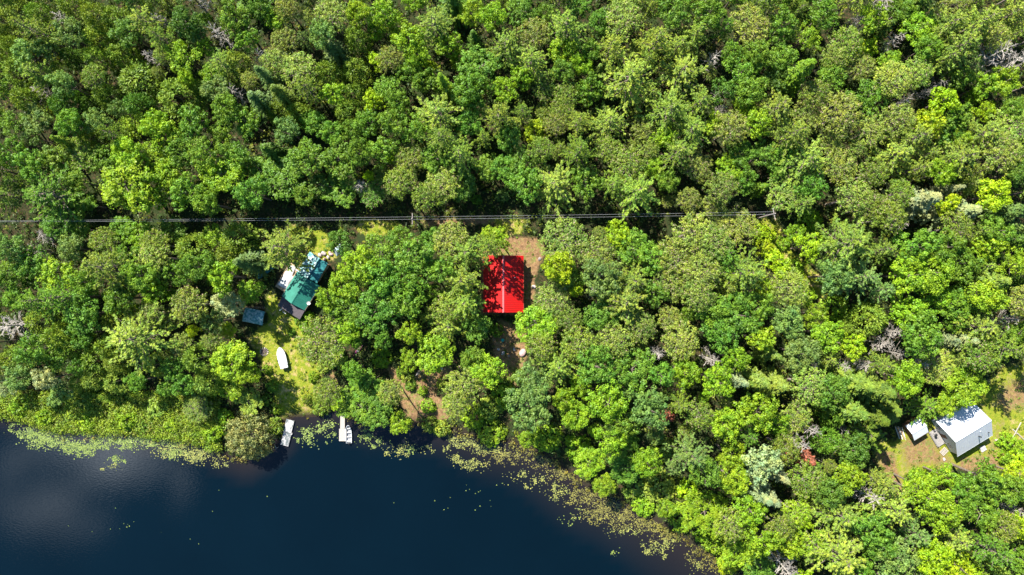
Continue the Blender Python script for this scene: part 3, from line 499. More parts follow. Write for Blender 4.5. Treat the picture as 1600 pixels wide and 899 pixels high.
for key, lst in groups.items():
    for q, (_, i) in enumerate(sorted(lst)):
        t = trees[i]; sz = 'large' if t[2] > 29 else ('small' if t[2] < 14 else '')
        cn = COLR[t[4]][1]; kn = kindof(t, i >= ANN)[2]
        if t[3] in 'D': cn = 'grey'
        LAB[i] = ' '.join(f"{sz} {cn} {kn}, {ORD[min(q, 29)]} from the {LM[key[2]][2]} towards the {LM[key[3]][2]}".split())
        if len(LAB[i].split()) > 16: LAB[i] = LAB[i].replace(sz + ' ', '', 1)
        if len(LAB[i].split()) > 16: LAB[i] = LAB[i].replace(' young leafy tree', ' young tree')
for i, t in enumerate(trees):
    s = SPECIAL.get((int(t[0]), int(t[1])))
    if s and i < ANN: LAB[i] = s
HBASE = {'B': (2.6, 5.0, 13), 'P': (3.2, 7.5, 16), 'S': (4.2, 6.0, 14), 'C': (2.6, 3.2, 10), 'R': (2.5, 4.5, 12), 'D': (3.2, 5.5, 13), 'X': (2.5, 4.0, 9), 'K': (1.0, .5, 3.2)}
HO = {(357, 603): 6, (1225, 300): 8, (1150, 354): 8, (764, 384): 18, (532, 300): 6, (565, 290): 8, (582, 302): 6, (500, 290): 7, (762, 262): 8, (722, 290): 8, (445, 280): 8.5, (410, 270): 8, (690, 290): 10, (768, 388): 17.5, (1510, 603): 9.5, (1482, 628): 7.0, (1448, 636): 5.5, (1392, 642): 9, (1460, 572): 8, (1352, 678): 10}
cnt = {}
PMEAN = np.array((.150, .262, .030))
for i, (px, py, r, k, c) in enumerate(trees):
    a_, b_, hm = HBASE[k]; rm = r / 7.6
    h = min(hm, a_ * rm + b_ * .6 + 1.0) * rr_.uniform(.80, 1.2)
    if k == 'K': h = (2.0 if r < 40 else 4.2) * (rm / 2) ** .4 * rr_.uniform(.8, 1.2)
    if k == 'B' and py > 560 and lake_f(px, py) > -60: h = min(h, 7)
    if i >= ANN and k in 'BRPC' and r < 14: h = min(h, 7.5) * rr_.uniform(.7, 1)
    if 355 < px < 445 and 425 < py < 560: h = min(h, 6.0)
    if 366 < px < 445 and 585 < py < 668: h = min(h, 3.6)
    if 290 < px <= 366 and 608 < py < 680: h = min(h, 4.2)
    if px < 430 and 318 < py < 376: h = min(h, 7.0)
    h = HO.get((int(px), int(py)), h) if i < ANN else h
    # keep small yellow sprigs on top of neighbours
    if r < 13 and k == 'B' and i < ANN: h = 10.5
    zc = GZ + h * (.78 if k in 'BR' else (.72 if k in 'PSCDX' else .6))
    rp = r * (1.06 if k in 'BRCK' else 1.2)
    base = P(px, py, zc); base.z = GZ
    sdd = float(sdist_shore(np.array([base.x]), np.array([base.y]))[0]); base.z = float(gz_of(sdd)) if sdd > 0 else 0.0
    tm, cm, R0, H0 = PROTO['W' if r > 40 and k == 'K' else k][int(rr_.random() * len(PROTO['W' if r > 40 and k == 'K' else k]))]
    rmw = rp / FPX * (CAMZ - zc); s = rmw / R0; sz = h / H0
    nm, cat, _, grp = kindof(t_ := trees[i], i >= ANN); cnt[nm] = cnt.get(nm, 0) + 1
    b0c = np.array(COLR[c][0]); b0c = b0c if c in 'Ys' else b0c * .76 + PMEAN * .24
    if k == 'P' and c == 'y': b0c = np.array((.195, .305, .040))
    col = b0c * rr_.uniform(.94, 1.24); col[0] *= rr_.uniform(.92, 1.12)
    if k == 'S': col = col * .72
    if r > 40 and k == 'K': col = np.array((.24, .275, .10))
    if k == 'X': col = np.array((.30, .125, .075)) * (1 if px > 1200 else .8)
    rot = rr_.uniform(0, 6.283)
    if k == 'D':
        o = link('dead_tree', cm, None, base, (rr_.uniform(-.04, .04), rr_.uniform(-.04, .04), rot)); o.scale = (s, s, sz); tag(o, LAB[i], cat, grp); continue
    root = empty(nm, base, LAB[i], cat, rot, grp); root.scale = (s, s * rr_.uniform(.9, 1.1), sz)
    link('stems' if k == 'K' else 'trunk', tm, root)
    co = link('foliage' if k == 'K' else 'crown', cm, root); co.color = (*col, 1)
print('TREES', len(trees), 'annotated', ANN, cnt)
# ------------------------------------------------------------------ masses nobody could count
def scatter_leaves(name, pts, n, rad, size, mat, label, cols, zoff=.3, flat=.7, cat=None):
    """low clumps at pts (x, y, z, scale) as one mesh; the colour of a clump sits in its own tone"""
    parts = []
    for (x, y, z, s) in pts:
        d = rdir(n, .5); cc_ = np.array([x, y, z + zoff * s]) + d * np.array([rad, rad, rad * flat]) * s * rng.uniform(.3, 1, (n, 1)); q = size * rng.uniform(.6, 1.3, n)
        parts.append(quads(cc_, d + rng.normal(0, .5, (n, 3)) + [0, 0, .5], q, q * .65, mktone(n, rng.uniform(.1, .9), rng.uniform(0, 1))))
    me = leafmesh(name, parts, mat); o = link(name, me); o.color = (*cols, 1); tag(o, label, cat, kind='stuff'); return o
def landpts(n, polys=None, avoid=None, shore=1.0, margin=.3, box=(-112, 112, -66, 66)):
    x = rng.uniform(box[0], box[1], n); y = rng.uniform(box[2], box[3], n); k = sdist_shore(x, y) > shore
    if polys is not None:
        m = np.zeros(n, bool)
        for p in polys: m |= sdist_poly(x, y, p) > 0
        k &= m
    if avoid is not None:
        for p in avoid: k &= sdist_poly(x, y, p) < -margin
    x, y = x[k], y[k]; return np.stack([x, y, gz_of(sdist_shore(x, y)), rng.uniform(.5, 1.3, len(x))], 1)
FOOT = [W2(p) for p in KEEP[:4]]
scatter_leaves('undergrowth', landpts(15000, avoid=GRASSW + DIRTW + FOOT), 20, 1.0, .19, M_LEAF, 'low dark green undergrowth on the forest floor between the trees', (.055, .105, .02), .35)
scatter_leaves('bracken', landpts(3600, avoid=GRASSW + DIRTW + FOOT, shore=1.5), 16, 1.1, .2, M_LEAF, 'yellow-green bracken and saplings in the gaps of the wood', (.15, .20, .025), .9)
scatter_leaves('meadow_grass', landpts(26000, polys=GRASSW, avoid=FOOT + [dryw], shore=.6), 8, .35, .11, M_LEAF, 'rough yellow-green meadow grass on the clearings', (.24, .28, .035), .05, .4)
scatter_leaves('weeds', landpts(9000, polys=DIRTW + GRASSW, avoid=FOOT, shore=.6)[:700], 16, .5, .13, M_LEAF, 'scattered weeds and leafy sprouts on the bare earth', (.10, .17, .02), .15, .5)
# marsh fringe along the left shore and the whole waterline
mx_ = []
for _ in range(9000):
    px_, py_ = rr_.uniform(-20, 345), rr_.uniform(612, 705)
    mx_.append((px_, py_))
mpts = np.array([P(a1, b1)[:2] for a1, b1 in mx_]); sdm = sdist_shore(mpts[:, 0], mpts[:, 1]); kk = sdm > -.3
dens = rng.random(len(kk)) < .62; kk &= dens
mp3 = np.stack([mpts[kk, 0], mpts[kk, 1], np.maximum(gz_of(sdm[kk]), 0), rng.uniform(.6, 1.7, kk.sum())], 1)
half = rng.random(len(mp3)) < .5
scatter_leaves('marsh_thicket', mp3[half][:1500], 26, .75, .15, M_LEAF, 'yellow-green marsh thicket between the cedars and the lake', (.19, .30, .025), .8)
scatter_leaves('marsh_herbs', mp3[~half][:1300], 22, .65, .14, M_LEAF, 'olive marsh herbs mixed through the thicket by the water', (.19, .24, .045), .6)
# shore sedge
tpar = []
for i in range(len(SHW) - 1):
    a0, b0 = SHW[i], SHW[i + 1]
    if max(abs(a0[0]), abs(b0[0])) > 140: continue
    L = np.hypot(*(b0 - a0)); n = int(L * 3.0); u = rng.random(n); q = a0 + (b0 - a0) * u[:, None] + rng.normal(0, .55, (n, 2)); tpar.append(q)
q = np.concatenate(tpar); q = q[~((q[:, 0] > -50.5) & (q[:, 0] < -34.5) & (rng.random(len(q)) < .8))]
scatter_leaves('shore_sedge', np.stack([q[:, 0], q[:, 1], 0 * q[:, 0], rng.uniform(.5, 1.2, len(q))], 1), 14, .6, .14, M_LEAF, 'brownish green sedge fringe along the waterline', (.19, .19, .045), .25)
# water lilies: blobs x y rx ry count in photo pixels
PADS = [(75, 688, 34, 12, 760, 0), (122, 700, 26, 10, 620, 0), (50, 676, 20, 8, 360, 0), (165, 690, 26, 10, 420, 0), (240, 692, 30, 9, 300, 0), (310, 712, 24, 12, 260, 1), (275, 704, 22, 12, 260, 0), (25, 668, 22, 8, 60, 0), (200, 690, 20, 10, 420, 0), (222, 682, 16, 7, 220, 0), (150, 696, 14, 9, 120, 0), (265, 698, 36, 14, 420, 1), (305, 708, 28, 12, 340, 1), (182, 718, 12, 6, 90, 0), (178, 730, 14, 5, 40, 1), (340, 722, 22, 10, 60, 1),
        (480, 680, 13, 14, 150, 0), (505, 668, 18, 10, 120, 0), (515, 655, 10, 8, 50, 0), (475, 672, 8, 6, 60, 0), (520, 680, 14, 8, 36, 0), (500, 694, 20, 8, 16, 0), (570, 684, 16, 9, 110, 0), (590, 690, 14, 9, 80, 0), (572, 672, 8, 6, 40, 0), (620, 700, 22, 12, 150, 1), (642, 702, 8, 7, 60, 0), (660, 702, 16, 8, 40, 1), (700, 702, 8, 8, 50, 1), (712, 718, 10, 8, 110, 1), (740, 728, 24, 9, 190, 1), (725, 690, 26, 9, 220, 1), (760, 700, 30, 10, 330, 1), (790, 715, 26, 10, 240, 2),
        (820, 700, 26, 12, 380, 2), (850, 718, 30, 13, 560, 2), (838, 752, 14, 12, 110, 1), (872, 770, 16, 16, 170, 1), (885, 742, 26, 12, 460, 2), (920, 775, 30, 14, 620, 2), (950, 795, 34, 14, 680, 2), (935, 806, 30, 10, 200, 2), (985, 812, 34, 14, 620, 2), (1020, 822, 26, 13, 480, 2), (1045, 835, 22, 12, 420, 2), (1020, 858, 15, 10, 170, 1), (1040, 850, 16, 10, 120, 1), (975, 830, 30, 8, 90, 1), (1100, 860, 26, 14, 160, 2), (1120, 880, 28, 16, 420, 2), (1145, 893, 22, 12, 320, 2), (1085, 885, 14, 14, 50, 1), (890, 812, 16, 8, 24, 0), (962, 866, 10, 8, 22, 0), (805, 745, 24, 12, 60, 1), (905, 800, 16, 8, 30, 1), (780, 760, 60, 16, 16, 0), (150, 820, 60, 22, 16, 0), (330, 800, 70, 60, 12, 0), (700, 780, 120, 40, 14, 0)]
pads = [[], [], []]
for (x, y, rx, ry, n, ci) in PADS:
    cx = rr_.gauss; sub = [(rr_.gauss(0, .6), rr_.gauss(0, .6)) for _ in range(max(2, n // 28))]
    for _ in range(int(n * (1.05 if ci == 2 else (1.25 if x < 345 and y < 720 else 1.3)) * (.5 if rx > 50 else 1))):
        if rr_.random() < .6: sx_, sy_ = rr_.choice(sub); gx, gy = x + rx * (sx_ + rr_.gauss(0, .12)), y + ry * (sy_ + rr_.gauss(0, .2))
        else: gx, gy = x + rx * rr_.gauss(0, .55), y + ry * rr_.gauss(0, .55)
        p = P(gx, gy, 0)
        pads[ci].append((p.x, p.y))
def padmat(name, c1, c2):
    m, t = newmat(name); n = t.nodes.new; l = t.links.new; o = n('ShaderNodeOutputMaterial'); b = n('ShaderNodeBsdfPrincipled'); l(b.outputs[0], o.inputs[0]); b.inputs['Roughness'].default_value = .5
    at = n('ShaderNodeAttribute'); at.attribute_name = 'tone'; sp = n('ShaderNodeSeparateColor'); l(at.outputs['Color'], sp.inputs[0]); r = n('ShaderNodeMixRGB'); r.inputs['Color1'].default_value = (*c1, 1); r.inputs['Color2'].default_value = (*c2, 1); l(sp.outputs[0], r.inputs['Fac']); l(r.outputs[0], b.inputs['Base Color']); return m
PADM = [padmat('lily_pad_light', (0.05, 0.09, 0.02), (0.27, 0.34, 0.06)), padmat('lily_pad_yellow', (0.05, 0.07, 0.02), (0.34, 0.34, 0.07)), padmat('lily_pad_brown', (0.035, 0.03, 0.012), (0.26, 0.24, 0.045))]
for ci, nmz, lb in ((0, 'lily_pads', 'pale yellow-green lily pads floating by the docks and left marsh'), (1, 'water_lilies', 'loose yellow lily pads drifting off the shore'), (2, 'pondweed', 'dense brown and gold pondweed along the sloping shore')):
    V, F = [], []; kp = 7
    arr = np.array(pads[ci]); keep = sdist_shore(arr[:, 0], arr[:, 1]) < .1; arr = arr[keep]
    for j, (x, y) in enumerate(arr):
        r = rr_.uniform(.06, .15) if ci < 2 else rr_.uniform(.06, .15); a0 = rr_.uniform(0, 6.28); tx, ty = rr_.gauss(0, .12), rr_.gauss(0, .12); z0 = rr_.uniform(.012, .05); b0 = len(V)
        for q in range(kp):
            an = a0 + 6.283 * q / kp; e = rr_.uniform(.85, 1.1); dx, dy = math.cos(an) * r * e, math.sin(an) * r * e * .85; V.append((x + dx, y + dy, max(.006, z0 + dx * tx + dy * ty)))
        F.append(tuple(range(b0, b0 + kp)))
    mb = MB(); mb.v = V; mb.f = F; me = mb.mesh(nmz, PADM[ci]); a = me.color_attributes.new('tone', 'FLOAT_COLOR', 'CORNER'); cz = np.ones((len(F) * kp, 4), np.float32); cz[:, :3] = np.repeat(rng.random((len(F), 3)) ** 1.1, kp, 0); a.data.foreach_set('color', cz.ravel()); o = link(nmz, me); tag(o, lb, kind='stuff')
# the same forest going on beyond the picture's edges, one mass
def outer_forest():
    parts = []; cols = []
    n = 0
    while n < 1500:
        x, y = rng.uniform(-185, 185), rng.uniform(-115, 125)
        if abs(x) < 118 and abs(y) < 68: continue
        if sdist_shore(np.array([x]), np.array([y]))[0] < 3: continue
        n += 1; h = rng.uniform(8, 13); r = rng.uniform(2, 3.4); m = 150; d = rdir(m, .7); c = np.array([x, y, h - r * .6]) + d * np.array([r, r, r * .9]) * rng.uniform(.75, 1.1, (m, 1)); q = .5 * rng.uniform(.6, 1.2, m)
        parts.append(quads(c, d + rng.normal(0, .4, (m, 3)) + [0, 0, .3], q, q * .7, mktone(m, rng.uniform(.1, .9), rng.uniform(0, 1))))
        m = 6; c = np.tile([x, y, 0.], (m, 1)) + np.array([0, 0, 1]) * np.linspace(1, h * .8, m)[:, None]; parts.append(quads(c, np.tile([1., rng.uniform(-1, 1), 0], (m, 1)), h * .1, .2, np.tile([.05, .5, .5], (m, 1)), axis=np.tile([0, 0, 1.], (m, 1))))
    o = link('outer_forest', leafmesh('outer_forest', parts, M_LEAF)); o.color = (.10, .17, .028, 1); tag(o, 'forest mass continuing beyond the edges of the scene', kind='stuff')
outer_forest()
# ------------------------------------------------------------------ buildings
M_RED = surf('red_metal_roof', (0.50, 0.009, 0.009), .42, (0.42, 0.013, 0.012), 1.3, spec=.4, lo=.42, hi=.75, stretch=(2.2, .7, 1))
M_REDCAP = surf('roof_cap', (0.62, 0.16, 0.17), .35, spec=.5)
M_GREEN = surf('green_metal_roof', (0.030, 0.19, 0.135), .4, (0.022, 0.145, 0.105), .7, spec=.4)
M_SHINGLE = surf('grey_shingles', (0.075, 0.062, 0.066), .95, (0.10, 0.085, 0.09), 4, .3)
M_TEALTARP = surf('teal_tarp', (0.06, 0.22, 0.22), .5, (0.34, 0.46, 0.44), 2.2, .9, lo=.42, hi=.58)
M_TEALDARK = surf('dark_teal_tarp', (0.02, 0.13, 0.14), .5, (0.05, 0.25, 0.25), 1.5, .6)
M_WHITETARP = surf('white_tarp', (0.72, 0.72, 0.72), .5, (0.46, 0.46, 0.47), .9, .7, lo=.45, hi=.7)
M_BROWNWALL = surf('brown_board_wall', (0.20, 0.11, 0.065), .85, (0.13, 0.07, 0.04), 4, .2, stretch=(6, 6, .5))
M_TANWALL = surf('tan_board_wall', (0.36, 0.28, 0.2), .85, (0.28, 0.21, 0.15), 4, .2)
M_WHITEWALL = surf('white_siding', (0.62, 0.65, 0.68), .6, (0.52, 0.55, 0.58), 2, stretch=(1, 1, 8))
M_WHITEROOF = surf('white_metal_roof', (0.66, 0.68, 0.70), .35, (0.60, 0.63, 0.67), 1.1, spec=.5)
M_GLASS = surf('window_glass', (0.03, 0.04, 0.05), .08, spec=.8)
M_TRIM = surf('white_trim', (0.75, 0.74, 0.71), .5)
M_BLACK = surf('black_metal', (0.02, 0.02, 0.022), .4)
M_GALV = surf('galvanised_metal', (0.55, 0.57, 0.60), .35, metallic=.6)
M_PLANK = surf('weathered_planks', (0.34, 0.32, 0.30), .85, (0.20, 0.18, 0.17), 3, .3, stretch=(.6, 6, 1), lo=.4, hi=.65)
M_DOCK1 = surf('stained_grey_planks', (0.42, 0.40, 0.39), .85, (0.11, 0.13, 0.13), 1.5, .3, stretch=(.8, 1.8, 1), lo=.47, hi=.6)
M_DOCK2 = surf('pale_dock_planks', (0.46, 0.42, 0.37), .8, (0.32, 0.29, 0.25), 2.5, .2, stretch=(1, 8, 1))
M_LUMBER = surf('raw_lumber', (0.50, 0.36, 0.22), .8, (0.38, 0.26, 0.16), 3, .2)
M_LOG = surf('firewood', (0.42, 0.31, 0.22), .9, (0.25, 0.17, 0.12), 6, .3)
M_ROCK = surf('granite', (0.50, 0.43, 0.40), .9, (0.32, 0.27, 0.26), 2.5, .5)
M_PINKROCK = surf('pink_granite', (0.56, 0.38, 0.35), .9, (0.34, 0.22, 0.21), 2.5, .5)
M_DARKROCK = surf('sooty_stone', (0.17, 0.14, 0.13), .9, (0.30, 0.26, 0.24), 3, .5)
M_ASH = surf('ash', (0.13, 0.10, 0.09), 1.0, (0.05, 0.04, 0.04), 5, .5)
M_HULL = surf('white_hull', (0.66, 0.68, 0.70), .35, (0.70, 0.72, 0.74), 1.5, spec=.5)
M_ALU = surf('aluminium_hull', (0.32, 0.34, 0.36), .4, (0.5, 0.52, 0.55), 2)
M_BENCH = surf('pale_bench', (0.5, 0.49, 0.46), .6)
M_INNER = surf('boat_floor', (0.22, 0.23, 0.25), .7, (0.34, 0.34, 0.35), 2)
M_KAYAK = surf('purple_plastic', (0.20, 0.03, 0.09), .35, (0.15, 0.02, 0.07), 2, spec=.5)
M_WIRE = surf('wire', (0.5, 0.5, 0.5), .4)
M_POLE = surf('pole_wood', (0.34, 0.30, 0.27), .85, (0.24, 0.20, 0.18), 4, .3)
M_CONC = surf('concrete', (0.5, 0.48, 0.45), .9, (0.42, 0.4, 0.37), 3, .2)
M_TEALPL = surf('teal_plastic', (0.02, 0.32, 0.26), .4)
def window(parent, x, y, z, w_, h_, ax):
    """window in a wall; ax = outward normal 'x+','x-','y+','y-' in the building's frame"""
    s = 1 if ax[1] == '+' else -1; f = MB(); g = MB(); t = .07
    def bx(mb, u0, u1, z0, z1, d0, d1):
        if ax[0] == 'x': mb.box(x + min(s * d0, s * d1), x + max(s * d0, s * d1), y + u0, y + u1, z0, z1)
        else: mb.box(x + u0, x + u1, y + min(s * d0, s * d1), y + max(s * d0, s * d1), z0, z1)
    bx(f, -w_ / 2, -w_ / 2 + t, z, z + h_, -.02, .05); bx(f, w_ / 2 - t, w_ / 2, z, z + h_, -.02, .05); bx(f, -w_ / 2 + t, w_ / 2 - t, z, z + t, -.02, .05); bx(f, -w_ / 2 + t, w_ / 2 - t, z + h_ - t, z + h_, -.02, .05)
    bx(g, -w_ / 2 + t, w_ / 2 - t, z + t, z + h_ - t, -.01, .015)
    o = f.build('window', M_TRIM, parent); g.build('pane', M_GLASS, o)
def door(parent, x, y, z, ax, mat=M_TRIM):
    s = 1 if ax[1] == '+' else -1; d = MB(); k = MB()
    if ax[0] == 'x': d.box(min(x, x + s * .05), max(x, x + s * .05), y - .45, y + .45, z, z + 2.0); k.box(min(x + s * .05, x + s * .11), max(x + s * .05, x + s * .11), y + .3, y + .37, z + 1, z + 1.1)
    else: d.box(x - .45, x + .45, min(y, y + s * .05), max(y, y + s * .05), z, z + 2.0); k.box(x + .3, x + .37, min(y + s * .05, y + s * .11), max(y + s * .05, y + s * .11), z + 1, z + 1.1)
    o = d.build('door', mat, parent); k.build('handle', M_BLACK, o)
def gable(parent, L, W, ze, zr, mroof, mwall, inset=.4, rib=.45, capm=None, th=.1, x0=None, ridge_y=0.0, ribs=True):
    """ridge along local x; L along x, W along y; eaves at ze, ridge at zr"""
    xa, xb = (-L / 2, L / 2) if x0 is None else (x0, x0 + L)
    for s in (1, -1):
        e = Vector((xa, s * W / 2, ze)); rdg = Vector((xa, ridge_y, zr)); nrm_ = (Vector((0, -(rdg.z - e.z) * -s * -1, 0)))
        dn = Vector((0, 0, -th)); mb = MB(); mb.prism([e, Vector((xb, e.y, e.z)), Vector((xb, rdg.y, rdg.z)), rdg], dn)
        o = mb.build('roof', mroof, parent)
        if ribs:
            rb = MB(); n = int(L / rib)
            for i in range(1, n):
                x = xa + i * L / n; rb.prism([Vector((x - .02, e.y, e.z + .002)), Vector((x + .02, e.y, e.z + .002)), Vector((x + .02, rdg.y, rdg.z + .002)), Vector((x - .02, rdg.y, rdg.z + .002))], (0, 0, .035))
            rb.build('seam', mroof, o)
    c = MB(); hw = .16; sl_ = (zr - ze) / (W / 2)
    c.prism([(xa - .02, ridge_y - hw, zr - hw * sl_ + .045), (xa - .02, ridge_y, zr + .05), (xa - .02, ridge_y + hw, zr - hw * sl_ + .045), (xa - .02, ridge_y, zr + .005)], (L + .04, 0, 0)); c.build('ridge_cap', capm or mroof, parent)
    wy = W / 2 - inset; zt = ze + sl_ * inset - th - .01; wb = MB(); zp = zr - th - .012
    wb.prism([(xa + inset, -wy, -.1), (xa + inset, wy, -.1), (xa + inset, wy, zt), (xa + inset, ridge_y, zp), (xa + inset, -wy, zt)], (L - 2 * inset, 0, 0)); wb.build('wall', mwall, parent)
    f = MB()
    for s in (1, -1): f.box(xa, xb, s * W / 2 + (0.003 if s > 0 else -.053), s * W / 2 + (.053 if s > 0 else -.003), ze - .2, ze - .01)
    f.build('fascia', mwall, parent)
# red cabin
ctr = P(786.6, 444, 3.6); ctr.z = GZ
cab = empty('cabin', ctr, 'cabin with a bright red metal gable roof in the middle of the wood', 'cabin', R_(90))
gable(cab, 11.5, 8.2, 2.7, 4.5, M_RED, M_BROWNWALL, .45, .42, M_REDCAP)
MB().tube([(1.3, -2.3, 3.0), (1.3, -2.3, 4.1)], .09, 10).build('vent_pipe', M_TRIM, cab)
window(cab, -2, -3.65, 1.0, 1.2, 1.0, 'y-'); window(cab, 2, -3.65, 1.0, 1.2, 1.0, 'y-'); window(cab, -5.3, 1.8, 1.0, 1.2, 1.0, 'x-'); door(cab, -5.3, -.8, .1, 'x-'); window(cab, 0, 3.65, 1.0, 1.2, 1.0, 'y+')
# green cottage: local x runs along the ridge towards the junk pile, y to the upper left
uv = math.atan2(.848, .53)
c0 = P(459.3, 474.0, 2.6); c0.z = GZ                                # lower gable end, middle of the width
cot = empty('cottage', c0, 'small cottage with a green metal roof and a dark lean-to at one end', 'cottage', uv)
gable(cot, 5.9, 5.5, 2.5, 3.7, M_GREEN, M_TANWALL, .35, .4, M_GREEN, x0=0.0)
mb = MB(); mb.prism([(-2.2, -2.75, 2.0), (-.05, -2.75, 2.35), (-.05, 2.6, 2.35), (-2.2, 2.6, 2.0)], (0, 0, -.1)); o = mb.build('lean_to_roof', M_SHINGLE, cot)
MB().box(-1.95, .33, -2.5, 2.4, -.1, 1.88).build('lean_to_wall', M_TANWALL, cot)
window(cot, -1.95, -1.0, .9, .9, .8, 'x-'); door(cot, -1.95, 1.2, .0, 'x-')
MB().prism([(6.0, -1.9, 2.25), (10.6, -1.6, 2.2), (10.6, .2, 2.75), (6.0, .2, 2.85)], (0, 0, -.08)).build('annex_roof', M_TEALDARK, cot)
# rumpled tarp sheet over the annex
def drape(name, mat, parent, x0, x1, y0, y1, zf, amp=.08, n=26, thick=.03, loc=(0, 0, 0), rot=0, edge=0.0, seed=1):
    r = np.random.default_rng(seed); V = []; F = []; ph = r.uniform(0, 6, 8); fr = r.uniform(1.2, 4, 8)
    for sgn in (0, 1):
        for i in range(n + 1):
            for j in range(n + 1):
                u, v = i / n, j / n; x = x0 + (x1 - x0) * u; y = y0 + (y1 - y0) * v; wv = sum(math.sin(fr[k] * (x * math.cos(ph[k]) + y * math.sin(ph[k])) + ph[k]) for k in range(8)) / 8
                z = zf(u, v) + wv * amp * 2 - edge * max(abs(u - .5), abs(v - .5)) ** 6 * 64; e = .06 * math.sin(9 * u + ph[0]) ; V.append((x + e * (v - .5), y + e * (u - .5), z - sgn * thick))
    m = (n + 1) ** 2
    for i in range(n):
        for j in range(n):
            q = i * (n + 1) + j; F.append((q, q + n + 1, q + n + 2, q + 1)); F.append((m + q, m + q + 1, m + q + n + 2, m + q + n + 1))
    for i in range(n):
        for (q0, q1) in ((i, i + 1), (n * (n + 1) + i + 1, n * (n + 1) + i), ((i + 1) * (n + 1), i * (n + 1)), (i * (n + 1) + n, (i + 1) * (n + 1) + n)): F.append((q0, q1, m + q1, m + q0))
    me = bpy.data.meshes.new(name); me.from_pydata(V, [], F); me.materials.append(mat); me.polygons.foreach_set('use_smooth', [True] * len(me.polygons)); me.update(); return link(name, me, parent, loc, (0, 0, rot))
drape('tarp_cover', M_TEALTARP, cot, 5.6, 10.7, .1, 2.75, lambda u, v: 2.98 - .75 * v + .06, .07, seed=3)
MB().box(6.02, 10.3, -1.6, 2.4, -.1, 2.0).build('annex_wall', M_TANWALL, cot)
MB().tube([(1.8, -2.5, 2.6), (1.8, -2.7, 3.1)], .05, 6).build('dish_mast', M_GALV, cot)
dsh = MB(); dsh.v = [(1.8 + .38 * math.cos(a1) * rr0, -2.8 + .38 * math.sin(a1) * rr0, 3.1 + .12 * rr0 ** 2 + .1 * math.sin(a1) * rr0) for rr0 in (.01, .5, 1) for a1 in [q * math.pi / 6 for q in range(12)]]; dsh.f = [(k * 12 + q, k * 12 + (q + 1) % 12, (k + 1) * 12 + (q + 1) % 12, (k + 1) * 12 + q) for k in (0, 1) for q in range(12)]
dsh.build('satellite_dish', M_TRIM, cot)
# deck beside the cottage with its white tarps
dk = empty('deck', c0 + Matrix.Rotation(uv, 3, 'Z') @ Vector((.6, 4.2, 0)), 'low timber deck beside the green cottage, half hidden under white tarps', 'deck', uv)
mb = MB()
for i in range(14): mb.box(0 + i * .42, .38 + i * .42, -1.15, 1.25, .32, .38)
mb.build('planks', M_LUMBER, dk)
mb = MB(); mb.box(0, 5.84, -1.23, -1.16, .05, .5).box(0, 5.84, 1.26, 1.34, .05, .5); mb.build('rim_board', M_LUMBER, dk)
for x_ in (.2, 2.9, 5.6):
    for y_ in (-1.0, 1.1): MB().box(x_ - .06, x_ + .06, y_ - .06, y_ + .06, -.1, .318).build('post', M_LUMBER, dk)
D0 = dk.location
o = drape('tarp', M_WHITETARP, None, -1.5, 1.6, -1.05, 1.1, lambda u, v: .62 + .25 * math.sin(3 * u) * math.sin(3 * v), .10, loc=D0 + Matrix.Rotation(uv, 3, 'Z') @ Vector((2.1, .05, 0)), rot=uv, edge=.2, seed=5); tag(o, 'large crumpled white tarp over the cottage deck', 'tarp', 'white tarps on the deck')
o = drape('tarp', M_WHITETARP, None, -.85, .85, -.75, .8, lambda u, v: .6 + .2 * math.sin(3 * u), .08, loc=D0 + Matrix.Rotation(uv, 3, 'Z') @ Vector((4.55, .3, 0)), rot=uv + .15, edge=.2, seed=6); tag(o, 'smaller white tarp at the junk pile end of the deck', 'tarp', 'white tarps on the deck')
for i in range(4):
    q = D0 + Matrix.Rotation(uv, 3, 'Z') @ Vector((4.9 + i * .23, -.2 + i * .05, .46)); o = MB().box(-.08, .08, -.9, .9, -.03, .03).build('board', M_TRIM if i % 2 else M_LUMBER, None, q, (0, 0, uv + .12 * i)); tag(o, ['white board nearest the white tarp on the deck', 'brown board beside the white board on the deck', 'second white board on the deck near its corner', 'brown board at the very corner of the deck'][i], 'board', 'loose boards on the deck')
# teal tarp covered wood shelter by the lawn
q = P(400.5, 494); sh = empty('wood_shelter', q, 'low lean-to under a torn teal tarp at the lawn edge', 'shelter', R_(-12))
for x_ in (-1.8, 1.8):
    for y_ in (-1.2, 1.2): MB().tube([(x_, y_, -.1), (x_, y_, 1.5)], .05, 6).build('post', M_POLE, sh)
drape('tarp_roof', M_TEALTARP, sh, -2.1, 2.1, -1.45, 1.45, lambda u, v: 1.55 + .3 * (1 - abs(v - .5) * 2), .08, seed=8, edge=.1)
for i in range(9):
    o = MB().tube([(0, -.22, 0), (0, .22, 0)], rr_.uniform(.07, .1), 7).build('firewood_log', M_LOG, None, q + Vector((-1.7 + i * .42, 1.75, .1)), (0, 0, rr_.uniform(-.3, .3)))
    tag(o, f'split log, {ORD[i]} of the row beside the teal lean-to, from its lake-facing end', 'log', 'firewood along the teal lean-to')
q = P(411, 418); o = drape('tarp', M_TEALDARK, None, -2.1, 2.1, -1.6, 1.6, lambda u, v: .55 + .35 * math.sin(3 * u) * math.sin(3 * v), .12, loc=q, rot=R_(35), edge=.4, seed=9); tag(o, 'dark teal tarp lying in shade under the big pine by the cottage', 'tarp')
